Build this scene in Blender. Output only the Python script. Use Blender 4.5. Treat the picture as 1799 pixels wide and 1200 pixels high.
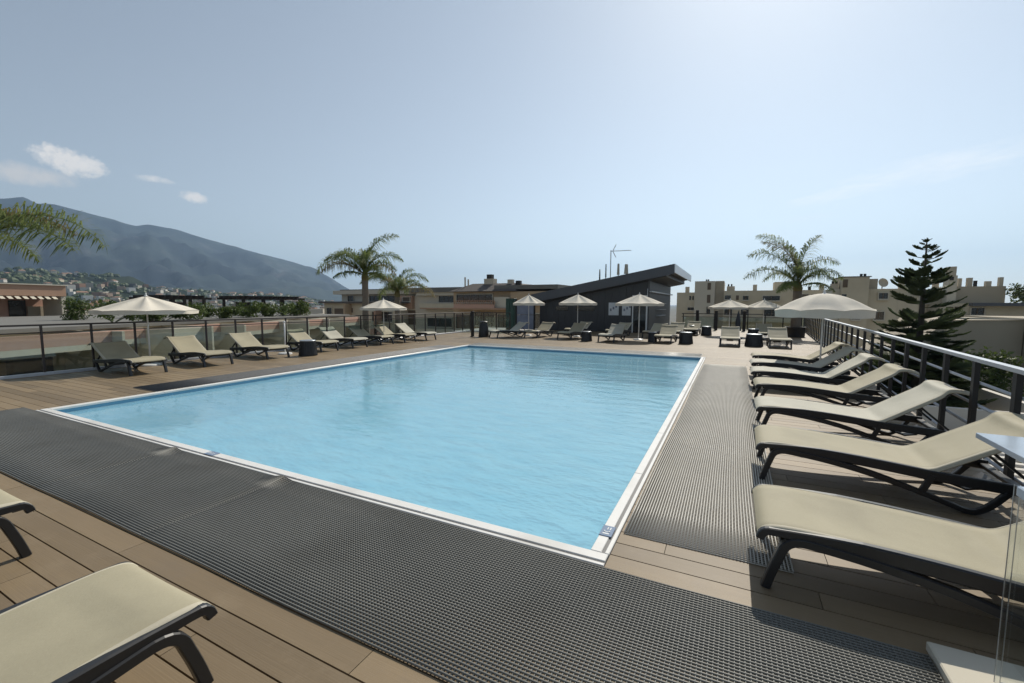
import bpy, math, random
from mathutils import Vector, Matrix, noise
R = math.radians
random.seed(7)
for o in list(bpy.data.objects): bpy.data.objects.remove(o)
scene = bpy.context.scene
col = scene.collection

# ------------------------------------------------------------------ camera, sky, sun, exposure
YAW, PITCH, ROLL = 0.4642359, -0.0857420, 0.0031875
fwd = Vector((-math.sin(YAW)*math.cos(PITCH), math.cos(YAW)*math.cos(PITCH), math.sin(PITCH)))
rgt = Vector((math.cos(YAW), math.sin(YAW), 0)); upv = rgt.cross(fwd)
rr = rgt*math.cos(ROLL) + upv*math.sin(ROLL); uu = -rgt*math.sin(ROLL) + upv*math.cos(ROLL)
cam = bpy.data.cameras.new('camera'); camo = bpy.data.objects.new('camera', cam); col.objects.link(camo)
camo.matrix_world = Matrix(((rr.x, uu.x, -fwd.x, 0), (rr.y, uu.y, -fwd.y, 0), (rr.z, uu.z, -fwd.z, 1.65), (0, 0, 0, 1)))
cam.sensor_width = 36; cam.lens = 36*767.0637/1799; cam.clip_start = .05; cam.clip_end = 60000
scene.camera = camo

SUN_EL, SUN_AZ = 42.5, 4.0          # azimuth in degrees clockwise from +Y
HAZE = 0.000115
w = bpy.data.worlds.new('World'); scene.world = w; w.use_nodes = True
nt = w.node_tree; nt.nodes.clear()
def N(t, kind, **kw):
    n = t.nodes.new(kind)
    for k, v in kw.items():
        if k in n.inputs.keys() if isinstance(k, str) else False: n.inputs[k].default_value = v
        else: setattr(n, k, v)
    return n
def MATH(t, op, a, b=None, c=None, clamp=False):
    n = t.nodes.new('ShaderNodeMath'); n.operation = op; n.use_clamp = clamp
    for i, v in enumerate((a, b, c)):
        if v is None: continue
        if isinstance(v, (int, float)): n.inputs[i].default_value = v
        else: t.links.new(v, n.inputs[i])
    return n.outputs[0]
out = nt.nodes.new('ShaderNodeOutputWorld'); bg = nt.nodes.new('ShaderNodeBackground')
sky = nt.nodes.new('ShaderNodeTexSky'); sky.sky_type = 'NISHITA'; sky.sun_disc = False
sky.sun_elevation = R(SUN_EL); sky.sun_rotation = R(SUN_AZ)
sky.altitude = 0; sky.air_density = 1.0; sky.dust_density = .45; sky.ozone_density = 1.6
tc = nt.nodes.new('ShaderNodeTexCoord')
SKYCOL = sky.outputs[0]
hsv = nt.nodes.new('ShaderNodeHueSaturation'); hsv.inputs['Saturation'].default_value = .56; hsv.inputs['Value'].default_value = 1.12
nt.links.new(SKYCOL, hsv.inputs['Color'])
tint = nt.nodes.new('ShaderNodeMixRGB'); tint.blend_type = 'MULTIPLY'; tint.inputs[0].default_value = 1; tint.inputs[2].default_value = (1.03, 1.045, 1.0, 1); nt.links.new(hsv.outputs[0], tint.inputs[1])
cur = tint.outputs[0]
def dirv(az, el):
    a, e = R(az), R(el); return Vector((math.sin(a)*math.cos(e), math.cos(a)*math.cos(e), math.sin(e)))
def cloud(cur, az, el, wd, ht, rot, col_, dens, nscale, stretch=1.0, soft=.35, amp=1.2):
    c = dirv(az, el); r0 = Vector((math.cos(R(az)), -math.sin(R(az)), 0)); u0 = r0.cross(c)
    a = R(rot); r1 = r0*math.cos(a) + u0*math.sin(a); u1 = -r0*math.sin(a) + u0*math.cos(a)
    def dot(v, s):
        n = nt.nodes.new('ShaderNodeVectorMath'); n.operation = 'DOT_PRODUCT'
        nt.links.new(tc.outputs['Generated'], n.inputs[0]); n.inputs[1].default_value = v
        return MATH(nt, 'DIVIDE', n.outputs['Value'], s)
    x = dot(r1, math.sin(R(wd))); y = dot(u1, math.sin(R(ht))); z = dot(c, 1)
    cmb = nt.nodes.new('ShaderNodeCombineXYZ'); nt.links.new(x, cmb.inputs[0])
    ys = MATH(nt, 'MULTIPLY', y, ht/wd*stretch); nt.links.new(ys, cmb.inputs[1])
    nz = nt.nodes.new('ShaderNodeTexNoise'); nz.inputs['Scale'].default_value = nscale; nz.inputs['Detail'].default_value = 7
    nz.inputs['Roughness'].default_value = .6
    off = nt.nodes.new('ShaderNodeVectorMath'); off.operation = 'ADD'; off.inputs[1].default_value = (az, el, 3.3)
    nt.links.new(cmb.outputs[0], off.inputs[0]); nt.links.new(off.outputs[0], nz.inputs['Vector'])
    q = MATH(nt, 'ADD', MATH(nt, 'MULTIPLY', x, x), MATH(nt, 'MULTIPLY', y, y))
    m = MATH(nt, 'SUBTRACT', 1.0, q)
    m = MATH(nt, 'ADD', m, MATH(nt, 'MULTIPLY', MATH(nt, 'SUBTRACT', nz.outputs['Fac'], .5), amp*2))
    m = MATH(nt, 'DIVIDE', m, soft*2, clamp=True)
    g = MATH(nt, 'GREATER_THAN', z, 0.3)
    edge = MATH(nt, 'SUBTRACT', 1.0, MATH(nt, 'DIVIDE', MATH(nt, 'SUBTRACT', q, 1.2), 1.0, clamp=True))
    m = MATH(nt, 'MULTIPLY', MATH(nt, 'MULTIPLY', MATH(nt, 'MULTIPLY', m, g), edge), dens)
    mx = nt.nodes.new('ShaderNodeMixRGB'); nt.links.new(m, mx.inputs[0]); nt.links.new(cur, mx.inputs[1]); mx.inputs[2].default_value = col_
    return mx.outputs[0]
WH = (9.6, 9.2, 8.7, 1)
cur = cloud(cur, -71.3, 12.5, 2.6, 1.25, -16, WH, .95, 3.2, soft=.42, amp=1.3)
cur = cloud(cur, -74.2, 10.9, 3.8, .95, 0, (7.6, 7.4, 7.1, 1), .85, 3.2, soft=.5, amp=1.1)
cur = cloud(cur, -69.7, 12.5, 1.3, .8, -10, WH, .8, 2.6, soft=.5, amp=1.2)
cur = cloud(cur, -65.2, 12.1, 1.6, .35, 0, WH, .7, 2.6, soft=.6, amp=1.1)
cur = cloud(cur, -62.0, 10.85, 1.3, .6, -8, WH, .95, 2.4, soft=.45, amp=1.0)
cur = cloud(cur, 17.0, 12.6, 7.5, 1.4, 3, (12.0, 11.6, 11.1, 1), .62, 3.2, stretch=4, soft=1.15, amp=1.35)
cur = cloud(cur, 8.8, 11.2, 4.5, .7, 7, (12.0, 11.6, 11.1, 1), .55, 3.0, stretch=4, soft=1.1, amp=1.3)
cur = cloud(cur, 7.0, 9.2, 3.0, .3, 4, (10.5, 10.1, 9.6, 1), .4, 2.0, stretch=3, soft=1.2, amp=.8)
cur = cloud(cur, -40, 22, 30, 14, 12, (5.2, 5.6, 6.0, 1), .12, 1.6, stretch=2.5, soft=1.6, amp=1.0)
nt.links.new(cur, bg.inputs[0]); bg.inputs[1].default_value = .085
nt.links.new(bg.outputs[0], out.inputs[0])

sd = bpy.data.lights.new('sun', 'SUN'); sd.energy = 4.1; sd.angle = R(.55); sd.color = (1, .94, .83)
so = bpy.data.objects.new('sun', sd); col.objects.link(so)
so.rotation_euler = (-(dirv(SUN_AZ, SUN_EL))).to_track_quat('-Z', 'Y').to_euler(); so.location = (0, 0, 30)
vs = scene.view_settings; vs.view_transform = 'Standard'; vs.look = 'None'; vs.exposure = 0.22; vs.gamma = 1; vs.use_curve_mapping = False
scene.render.engine = 'CYCLES'
scene.cycles.max_bounces = 7; scene.cycles.transparent_max_bounces = 12; scene.cycles.volume_bounces = 0
scene.render.resolution_x = 1024; scene.render.resolution_y = 683

# ------------------------------------------------------------------ helpers
def tag(o, label=None, cat=None, group=None, kind=None):
    if label: o['label'] = label
    if cat: o['category'] = cat
    if group: o['group'] = group
    if kind: o['kind'] = kind
    return o
def empty(name, loc=(0, 0, 0), rz=0, label=None, cat=None, group=None, kind=None):
    o = bpy.data.objects.new(name, None); col.objects.link(o); o.location = loc; o.rotation_euler = (0, 0, rz)
    o.empty_display_size = .2
    return tag(o, label, cat, group, kind)
def link(name, me, parent=None, loc=None):
    o = bpy.data.objects.new(name, me); col.objects.link(o)
    if parent: o.parent = parent
    if loc is not None: o.location = loc
    return o
def copy_tree(o, parent=None):
    c = o.copy(); col.objects.link(c); c.parent = parent
    for ch in list(o.children): copy_tree(ch, c)
    return c
class MB:
    def __init__(s): s.v = []; s.f = []
    def add(s, vs_, fs):
        b = len(s.v); s.v += [tuple(p) for p in vs_]; s.f += [tuple(i+b for i in f) for f in fs]; return s
    def box(s, x0, x1, y0, y1, z0, z1):
        return s.add([(x0,y0,z0),(x1,y0,z0),(x1,y1,z0),(x0,y1,z0),(x0,y0,z1),(x1,y0,z1),(x1,y1,z1),(x0,y1,z1)],
                     [(0,3,2,1),(4,5,6,7),(0,1,5,4),(1,2,6,5),(2,3,7,6),(3,0,4,7)])
    def bbox(s, x0, x1, y0, y1, z0, z1, b=.004):      # box with chamfered top edge
        v = [(x0,y0,z0),(x1,y0,z0),(x1,y1,z0),(x0,y1,z0),(x0,y0,z1-b),(x1,y0,z1-b),(x1,y1,z1-b),(x0,y1,z1-b),
             (x0+b,y0+b,z1),(x1-b,y0+b,z1),(x1-b,y1-b,z1),(x0+b,y1-b,z1)]
        return s.add(v, [(0,1,5,4),(1,2,6,5),(2,3,7,6),(3,0,4,7),(4,5,9,8),(5,6,10,9),(6,7,11,10),(7,4,8,11),(8,9,10,11)])
    def bar(s, a, b, wd, ht, up=(0, 0, 1)):
        a = Vector(a); b = Vector(b); d = (b-a).normalized(); up = Vector(up)
        if abs(d.dot(up)) > .98: up = Vector((0, 1, 0))
        sx = d.cross(up).normalized()*(wd/2); sz = sx.cross(d).normalized()*(ht/2)
        return s.add([a-sx-sz, a+sx-sz, a+sx+sz, a-sx+sz, b-sx-sz, b+sx-sz, b+sx+sz, b-sx+sz],
                     [(0,1,2,3),(7,6,5,4),(0,4,5,1),(1,5,6,2),(2,6,7,3),(3,7,4,0)])
    def tube(s, pts, r, n=8, caps=True):
        pts = [Vector(p) for p in pts]; b = len(s.v); k = len(pts)
        rs = r if isinstance(r, (list, tuple)) else [r]*k
        ref = Vector((0, 0, 1))
        for i, p in enumerate(pts):
            d = (pts[min(i+1, k-1)] - pts[max(i-1, 0)]).normalized()
            rf = ref if abs(d.dot(ref)) < .95 else Vector((0, 1, 0))
            x = d.cross(rf).normalized(); y = x.cross(d)
            for j in range(n):
                a = 2*math.pi*j/n; s.v.append(tuple(p + x*math.cos(a)*rs[i] + y*math.sin(a)*rs[i]))
        for i in range(k-1):
            for j in range(n):
                j2 = (j+1) % n; s.f.append((b+i*n+j, b+i*n+j2, b+(i+1)*n+j2, b+(i+1)*n+j))
        if caps:
            s.f.append(tuple(b+j for j in range(n))[::-1]); s.f.append(tuple(b+(k-1)*n+j for j in range(n)))
        return s
    def ribbon(s, pts, y0, y1, th):           # bar whose side outline follows (x, z) points
        k = len(pts); th = th if isinstance(th, (list, tuple)) else [th]*k; b = len(s.v)
        for i, (x, z) in enumerate(pts):
            xa, za = pts[max(i-1, 0)]; xb, zb = pts[min(i+1, k-1)]
            L = math.hypot(xb-xa, zb-za) or 1; nx, nz = -(zb-za)/L*th[i]/2, (xb-xa)/L*th[i]/2
            c = .18*(y1-y0)
            s.v += [(x+nx*.8, y0, z+nz*.8), (x+nx, y0+c, z+nz), (x+nx, y1-c, z+nz), (x+nx*.8, y1, z+nz*.8),
                    (x-nx*.8, y1, z-nz*.8), (x-nx, y1-c, z-nz), (x-nx, y0+c, z-nz), (x-nx*.8, y0, z-nz*.8)]
        for i in range(k-1):
            for j in range(8):
                j2 = (j+1) % 8; s.f.append((b+i*8+j, b+(i+1)*8+j, b+(i+1)*8+j2, b+i*8+j2))
        s.f.append(tuple(b+j for j in range(8))); s.f.append(tuple(b+(k-1)*8+j for j in range(8))[::-1])
        return s
    def lathe(s, prof, n=24, c=(0, 0, 0)):
        b = len(s.v); k = len(prof)
        for (r, z) in prof:
            for j in range(n):
                a = 2*math.pi*j/n; s.v.append((c[0]+r*math.cos(a), c[1]+r*math.sin(a), c[2]+z))
        for i in range(k-1):
            for j in range(n):
                j2 = (j+1) % n; s.f.append((b+i*n+j, b+i*n+j2, b+(i+1)*n+j2, b+(i+1)*n+j))
        return s
    def mesh(s, name, mat, smooth=False):
        me = bpy.data.meshes.new(name); me.from_pydata(s.v, [], s.f); me.update()
        if mat: me.materials.append(mat)
        if smooth:
            for p in me.polygons: p.use_smooth = True
        return me
    def build(s, name, mat, parent=None, loc=None, smooth=False):
        return link(name, s.mesh(name, mat, smooth), parent, loc)

def material(name, base, rough=.6, metal=0, var=.12, vscale=3.0, bump=0, bscale=40, spec=.5, stretch=None, dirt=None, dscale=.6, coord='Position'):
    m = bpy.data.materials.new(name); m.use_nodes = True; t = m.node_tree; p = t.nodes['Principled BSDF']
    p.inputs['Roughness'].default_value = rough; p.inputs['Metallic'].default_value = metal; p.inputs['Specular IOR Level'].default_value = spec
    g = t.nodes.new('ShaderNodeNewGeometry'); vec = g.outputs['Position']
    if coord == 'Object':
        tcx = t.nodes.new('ShaderNodeTexCoord'); vec = tcx.outputs['Object']
    if stretch:
        mp = t.nodes.new('ShaderNodeMapping'); mp.inputs['Scale'].default_value = stretch; t.links.new(vec, mp.inputs[0]); vec = mp.outputs[0]
    nz = t.nodes.new('ShaderNodeTexNoise'); nz.inputs['Scale'].default_value = vscale; nz.inputs['Detail'].default_value = 6; nz.inputs['Roughness'].default_value = .62
    t.links.new(vec, nz.inputs['Vector'])
    f = MATH(t, 'ADD', MATH(t, 'MULTIPLY', MATH(t, 'SUBTRACT', nz.outputs['Fac'], .5), var*4), 1.0)
    mul = t.nodes.new('ShaderNodeVectorMath'); mul.operation = 'SCALE'; mul.inputs[0].default_value = base[:3]; t.links.new(f, mul.inputs['Scale'])
    colr = mul.outputs[0]
    if dirt:
        n2 = t.nodes.new('ShaderNodeTexNoise'); n2.inputs['Scale'].default_value = dscale; n2.inputs['Detail'].default_value = 5; t.links.new(g.outputs['Position'], n2.inputs['Vector'])
        ff = MATH(t, 'MULTIPLY', MATH(t, 'SUBTRACT', n2.outputs['Fac'], .5, clamp=True), 3.0, clamp=True)
        mx = t.nodes.new('ShaderNodeMixRGB'); t.links.new(ff, mx.inputs[0]); t.links.new(colr, mx.inputs[1]); mx.inputs[2].default_value = (*dirt, 1); colr = mx.outputs[0]
    t.links.new(colr, p.inputs['Base Color'])
    if bump:
        n3 = t.nodes.new('ShaderNodeTexNoise'); n3.inputs['Scale'].default_value = bscale; n3.inputs['Detail'].default_value = 4; t.links.new(vec, n3.inputs['Vector'])
        bp = t.nodes.new('ShaderNodeBump'); bp.inputs['Strength'].default_value = bump; bp.inputs['Distance'].default_value = .01
        t.links.new(n3.outputs['Fac'], bp.inputs['Height']); t.links.new(bp.outputs[0], p.inputs['Normal'])
    m['col'] = 0
    return m
def leafmat(name, a, b, scale=6, trans=.25):
    m = bpy.data.materials.new(name); m.use_nodes = True; t = m.node_tree; p = t.nodes['Principled BSDF']
    p.inputs['Roughness'].default_value = .55; p.inputs['Specular IOR Level'].default_value = .3
    g = t.nodes.new('ShaderNodeNewGeometry'); nz = t.nodes.new('ShaderNodeTexNoise'); nz.inputs['Scale'].default_value = scale
    t.links.new(g.outputs['Position'], nz.inputs['Vector'])
    f = MATH(t, 'ADD', MATH(t, 'MULTIPLY', g.outputs['Random Per Island'], .6), MATH(t, 'MULTIPLY', MATH(t, 'SUBTRACT', nz.outputs['Fac'], .3), 1.0), clamp=True)
    mx = t.nodes.new('ShaderNodeMixRGB'); t.links.new(f, mx.inputs[0]); mx.inputs[1].default_value = (*a, 1); mx.inputs[2].default_value = (*b, 1)
    t.links.new(mx.outputs[0], p.inputs['Base Color'])
    tr = t.nodes.new('ShaderNodeBsdfTranslucent'); t.links.new(mx.outputs[0], tr.inputs[0])
    ms = t.nodes.new('ShaderNodeMixShader'); ms.inputs[0].default_value = trans
    t.links.new(p.outputs[0], ms.inputs[1]); t.links.new(tr.outputs[0], ms.inputs[2]); t.links.new(ms.outputs[0], t.nodes['Material Output'].inputs[0])
    return m
def glassmat(name, tint=(.86, .92, .9), refl=1.45, rough=.02, dirtf=.0):
    m = bpy.data.materials.new(name); m.use_nodes = True; t = m.node_tree; t.nodes.remove(t.nodes['Principled BSDF'])
    tr = t.nodes.new('ShaderNodeBsdfTransparent'); tr.inputs[0].default_value = (*tint, 1)
    gl = t.nodes.new('ShaderNodeBsdfGlossy'); gl.inputs['Roughness'].default_value = rough
    fr = t.nodes.new('ShaderNodeFresnel'); gg = t.nodes.new('ShaderNodeNewGeometry')
    t.links.new(MATH(t, 'ADD', refl, MATH(t, 'MULTIPLY', gg.outputs['Backfacing'], 1/refl-refl)), fr.inputs[0])
    ms = t.nodes.new('ShaderNodeMixShader'); t.links.new(MATH(t, 'ADD', fr.outputs[0], dirtf), ms.inputs[0]); t.links.new(tr.outputs[0], ms.inputs[1]); t.links.new(gl.outputs[0], ms.inputs[2])
    t.links.new(ms.outputs[0], t.nodes['Material Output'].inputs[0]); return m

def plankmat():
    m = material('composite_plank', (.205, .150, .088), rough=.55, var=.06, vscale=2.2, stretch=(.5, 6, 6), spec=.35)
    t = m.node_tree; p = t.nodes['Principled BSDF']; lk = p.inputs['Base Color'].links[0].from_socket
    g = t.nodes.new('ShaderNodeNewGeometry'); oi = t.nodes.new('ShaderNodeObjectInfo')
    r = MATH(t, 'FRACT', MATH(t, 'ADD', g.outputs['Random Per Island'], oi.outputs['Random']))
    f = MATH(t, 'ADD', MATH(t, 'MULTIPLY', r, .38), .81)
    s = t.nodes.new('ShaderNodeVectorMath'); s.operation = 'SCALE'; t.links.new(lk, s.inputs[0]); t.links.new(f, s.inputs['Scale'])
    # fine brushed grain, stains and pale scuffs
    mp = t.nodes.new('ShaderNodeMapping'); mp.inputs['Scale'].default_value = (3, 160, 1); t.links.new(g.outputs['Position'], mp.inputs[0])
    n = t.nodes.new('ShaderNodeTexNoise'); n.inputs['Scale'].default_value = 1; n.inputs['Detail'].default_value = 4; t.links.new(mp.outputs[0], n.inputs['Vector'])
    s2 = t.nodes.new('ShaderNodeVectorMath'); s2.operation = 'SCALE'; t.links.new(s.outputs[0], s2.inputs[0]); t.links.new(MATH(t, 'ADD', MATH(t, 'MULTIPLY', n.outputs['Fac'], .26), .87), s2.inputs['Scale'])
    n2 = t.nodes.new('ShaderNodeTexNoise'); n2.inputs['Scale'].default_value = 1.7; n2.inputs['Detail'].default_value = 8; n2.inputs['Roughness'].default_value = .7; t.links.new(g.outputs['Position'], n2.inputs['Vector'])
    ff = MATH(t, 'MULTIPLY', MATH(t, 'SUBTRACT', n2.outputs['Fac'], .52, clamp=True), 2.2, clamp=True)
    mx = t.nodes.new('ShaderNodeMixRGB'); t.links.new(ff, mx.inputs[0]); t.links.new(s2.outputs[0], mx.inputs[1]); mx.inputs[2].default_value = (.285, .222, .145, 1)
    n4 = t.nodes.new('ShaderNodeTexNoise'); n4.inputs['Scale'].default_value = .8; n4.inputs['Detail'].default_value = 6; n4.inputs['Roughness'].default_value = .75; t.links.new(g.outputs['Position'], n4.inputs['Vector'])
    f4 = MATH(t, 'MULTIPLY', MATH(t, 'SUBTRACT', .47, n4.outputs['Fac'], clamp=True), 2.5, clamp=True)
    mx2 = t.nodes.new('ShaderNodeMixRGB'); t.links.new(f4, mx2.inputs[0]); t.links.new(mx.outputs[0], mx2.inputs[1]); mx2.inputs[2].default_value = (.18, .14, .10, 1)
    t.links.new(mx2.outputs[0], p.inputs['Base Color'])
    bp = t.nodes.new('ShaderNodeBump'); bp.inputs['Strength'].default_value = .25; bp.inputs['Distance'].default_value = .003; t.links.new(n.outputs['Fac'], bp.inputs['Height']); t.links.new(bp.outputs[0], p.inputs['Normal'])
    return m
def slingmat(name, base):
    m = material(name, base, rough=.7, var=.05, vscale=2.5, spec=.25, dirt=tuple(c*.78 for c in base), dscale=2.2, coord='Object')
    t = m.node_tree; p = t.nodes['Principled BSDF']
    tcx = t.nodes.new('ShaderNodeTexCoord')
    wv = t.nodes.new('ShaderNodeTexNoise'); wv.inputs['Scale'].default_value = 260; wv.inputs['Detail'].default_value = 1
    mp = t.nodes.new('ShaderNodeMapping'); mp.inputs['Scale'].default_value = (.35, 1.6, 1); t.links.new(tcx.outputs['Object'], mp.inputs[0]); t.links.new(mp.outputs[0], wv.inputs['Vector'])
    bp = t.nodes.new('ShaderNodeBump'); bp.inputs['Strength'].default_value = .35; bp.inputs['Distance'].default_value = .002; t.links.new(wv.outputs['Fac'], bp.inputs['Height']); t.links.new(bp.outputs[0], p.inputs['Normal'])
    lk = p.inputs['Base Color'].links[0].from_socket
    s = t.nodes.new('ShaderNodeVectorMath'); s.operation = 'SCALE'; t.links.new(lk, s.inputs[0]); t.links.new(MATH(t, 'ADD', MATH(t, 'MULTIPLY', wv.outputs['Fac'], .22), .89), s.inputs['Scale']); t.links.new(s.outputs[0], p.inputs['Base Color'])
    return m

M = dict(
 plank=plankmat(),
 joist=material('dark_joist', (.02, .016, .012), rough=.9),
 concrete=material('concrete', (.33, .31, .28), rough=.85, bump=.3, bscale=30),
 coping=material('white_coping', (.72, .70, .66), rough=.35, var=.04, dirt=(.5, .47, .42), dscale=1.4),
 groove=material('coping_groove', (.14, .135, .13), rough=.6),
 liner=material('blue_pool_liner', (.34, .66, .82), rough=.5, var=.035, vscale=1.1),
 linershade=material('shaded_waterline_tile', (.13, .32, .46), rough=.3, var=.05),  # tile band above the water, its shade put into a darker blue
 frame=material('charcoal_resin_frame', (.019, .019, .020), rough=.40, var=.08, vscale=6, spec=.5),
 sling_tan=slingmat('tan_sling', (.355, .318, .222)), sling_pale=slingmat('pale_sling', (.43, .41, .335)),
 hem=slingmat('sling_hem', (.47, .43, .33)),
 canvas=material('cream_canvas', (.66, .61, .52), rough=.85, var=.04, vscale=4, bump=.3, bscale=30, spec=.15, coord='Object'),
 white=material('white_metal', (.72, .72, .70), rough=.35, var=.03),
 steel=material('brushed_steel', (.42, .44, .46), rough=.32, metal=.7, var=.06),
 rail=material('aluminium_handrail', (.50, .52, .55), rough=.35, metal=.25, var=.08, vscale=8),
 post=material('dark_post_paint', (.013, .012, .012), rough=.55, var=.08),
 fence=material('brown_fence_paint', (.035, .026, .024), rough=.5, var=.08),
 mat=material('grey_rubber_mat', (.165, .162, .145), rough=.5, var=.22, vscale=.9, spec=.4, dirt=(.115, .11, .095), dscale=1.8),
 matlight=material('pale_glare_rubber_mat', (.50, .47, .41), rough=.42, var=.10, vscale=1.2, spec=.5),  # light grey rubber, with sun glare on the bars put into the tone
 matdark=material('charcoal_rubber_mat', (.055, .055, .056), rough=.5, var=.1),
 wicker=material('black_wicker', (.02, .021, .023), rough=.45, var=.2, vscale=30, bump=.6, bscale=60),
 pink=material('pink_render', (.50, .31, .235), rough=.9, var=.04, vscale=1),
 terracotta=material('terracotta_slab', (.40, .25, .17), rough=.9, var=.04, vscale=1),
 beige=material('beige_render', (.55, .485, .36), rough=.9, var=.06, vscale=.8, dirt=(.45, .39, .28), dscale=.35),
 stone=material('pale_grey_render', (.55, .505, .41), rough=.9, var=.04, vscale=.8),
 taupe=material('taupe_render', (.41, .355, .27), rough=.9, var=.05, vscale=.5, dirt=(.35, .30, .22), dscale=.4),
 ochre=material('ochre_render', (.45, .33, .21), rough=.9, var=.04, vscale=.8),
 roofgrey=material('grey_roofing', (.16, .155, .14), rough=.9, var=.08, vscale=1, bump=.4, bscale=6),
 slate=material('dark_mansard_roofing', (.10, .085, .075), rough=.8, var=.1, vscale=3, bump=.5, bscale=12),
 window=material('dark_window_glass', (.02, .022, .024), rough=.12, var=.2, vscale=1, spec=.8),
 shutter=material('brown_shutter', (.12, .085, .055), rough=.7, stretch=(1, 1, 14), var=.2, vscale=2),
 chimney=material('chimney_render', (.50, .44, .34), rough=.9, var=.05),
 chimdark=material('sooty_chimney_cap', (.04, .035, .03), rough=.8),
 cladding=material('charcoal_cladding', (.042, .043, .046), rough=.5, var=.08, vscale=2),
 fascia=material('graphite_fascia', (.085, .09, .10), rough=.45, var=.05),
 paper=material('poster_paper', (.62, .64, .64), rough=.6, var=.1, vscale=5),
 banner=material('blue_grey_panel', (.19, .21, .27), rough=.45, var=.28, vscale=2.0),
 green=material('dark_green_frame', (.02, .06, .045), rough=.5),
 timber=material('dark_timber', (.022, .016, .012), rough=.8, var=.15),
 bark=material('palm_bark', (.17, .14, .11), rough=.9, stretch=(1, 1, 5), var=.18, vscale=3, bump=.7, bscale=8),
 bark2=material('conifer_bark', (.07, .055, .04), rough=.9, var=.2),
 frond=leafmat('palm_leaf', (.065, .105, .03), (.26, .30, .10), 5, .45),
 frond_dry=leafmat('dry_palm_leaf', (.16, .13, .05), (.24, .20, .08), 5, .3),
 needle=leafmat('conifer_needle', (.05, .075, .03), (.14, .175, .075), 3, .3),
 shrub=leafmat('shrub_leaf', (.035, .06, .018), (.13, .17, .04), 2, .3),
 gravel=material('pale_gravel', (.42, .40, .35), rough=.95, var=.25, vscale=8, bump=.6, bscale=20, dirt=(.12, .12, .09), dscale=1.5),
 ground=material('town_ground', (.10, .095, .075), rough=.95, var=.2, vscale=.02, dirt=(.05, .065, .03), dscale=.01),
 house=material('white_house', (.62, .58, .52), rough=.9, var=.08, vscale=.02),
 houseroof=material('tile_roof', (.30, .17, .11), rough=.9, var=.1, vscale=.1),
 glass=glassmat('fence_glass', (.80, .86, .85), 1.5, .03, .02),
 glass_clear=glassmat('balustrade_glass', (.95, .97, .965), 1.5, .01, .0),
)
# mountain material: scrub with paler rock and forest patches
def hillmat(name, lo, hi, rock, sc):
    m = bpy.data.materials.new(name); m.use_nodes = True; t = m.node_tree; p = t.nodes['Principled BSDF']; p.inputs['Roughness'].default_value = .95; p.inputs['Specular IOR Level'].default_value = .05
    g = t.nodes.new('ShaderNodeNewGeometry')
    n = t.nodes.new('ShaderNodeTexNoise'); n.inputs['Scale'].default_value = sc; n.inputs['Detail'].default_value = 10; n.inputs['Roughness'].default_value = .65; t.links.new(g.outputs['Position'], n.inputs['Vector'])
    r = t.nodes.new('ShaderNodeValToRGB'); t.links.new(n.outputs['Fac'], r.inputs[0])
    r.color_ramp.elements[0].position = .38; r.color_ramp.elements[0].color = (*lo, 1); r.color_ramp.elements[1].position = .62; r.color_ramp.elements[1].color = (*hi, 1)
    n2 = t.nodes.new('ShaderNodeTexNoise'); n2.inputs['Scale'].default_value = sc*2.5; n2.inputs['Detail'].default_value = 8; n2.inputs['Roughness'].default_value = .7
    mp = t.nodes.new('ShaderNodeMapping'); mp.inputs['Scale'].default_value = (1, 1, .3); t.links.new(g.outputs['Position'], mp.inputs[0]); t.links.new(mp.outputs[0], n2.inputs['Vector'])
    f = MATH(t, 'MULTIPLY', MATH(t, 'SUBTRACT', n2.outputs['Fac'], .56, clamp=True), 6, clamp=True)
    mx = t.nodes.new('ShaderNodeMixRGB'); t.links.new(f, mx.inputs[0]); t.links.new(r.outputs[0], mx.inputs[1]); mx.inputs[2].default_value = (*rock, 1)
    bp = t.nodes.new('ShaderNodeBump'); bp.inputs['Strength'].default_value = .8; bp.inputs['Distance'].default_value = .02/sc; t.links.new(n2.outputs['Fac'], bp.inputs['Height']); t.links.new(bp.outputs[0], p.inputs['Normal'])
    t.links.new(mx.outputs[0], p.inputs['Base Color']); return m
M['mount'] = hillmat('hazy_mountain_scrub', (.016, .024, .032), (.048, .064, .060), (.10, .10, .10), .0018)  # scrub tones carry part of the blue distance haze in their colour
M['foothill'] = hillmat('foothill_wood', (.012, .02, .012), (.032, .042, .022), (.09, .085, .055), .006)

# ------------------------------------------------------------------ terrain, mountain, hills
def lerp_table(tb, x):
    if x <= tb[0][0]: return tb[0][1]
    for (a, va), (b, vb) in zip(tb, tb[1:]):
        if x <= b:
            f = (x-a)/(b-a); return va + (vb-va)*f
    return tb[-1][1]
RIDGE = [(-125, 6), (-110, 8.0), (-90, 8.6), (-80, 8.3), (-76.5, 8.75), (-75.2, 9.0), (-74.2, 9.35), (-73.9, 9.25), (-73.4, 8.95), (-72.9, 9.05), (-72.2, 9.05), (-70, 8.5), (-67.8, 7.9), (-66.8, 7.75), (-65.9, 8.0), (-64, 7.75),
         (-61, 6.95), (-58, 6.2), (-56.7, 5.9), (-53, 5.0), (-50.6, 4.2), (-48.9, 3.2), (-47.4, 2.2), (-45.5, 1.1), (-43, .4), (-38, .1), (-30, 0)]
FOOT = [(-125, 2.6), (-90, 3.2), (-78, 3.3), (-74, 3.0), (-72, 2.7), (-70.5, 2.6), (-69, 2.9), (-67.5, 2.8), (-66, 2.2), (-63, 1.8), (-60, 1.5), (-55, 1.2), (-50, .8), (-46, .4), (-42, .0)]
GZ = -15.0
def fbm(x, y, z, o=5): return noise.fractal(Vector((x, y, z)), 1.0, 2.0, o)
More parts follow.
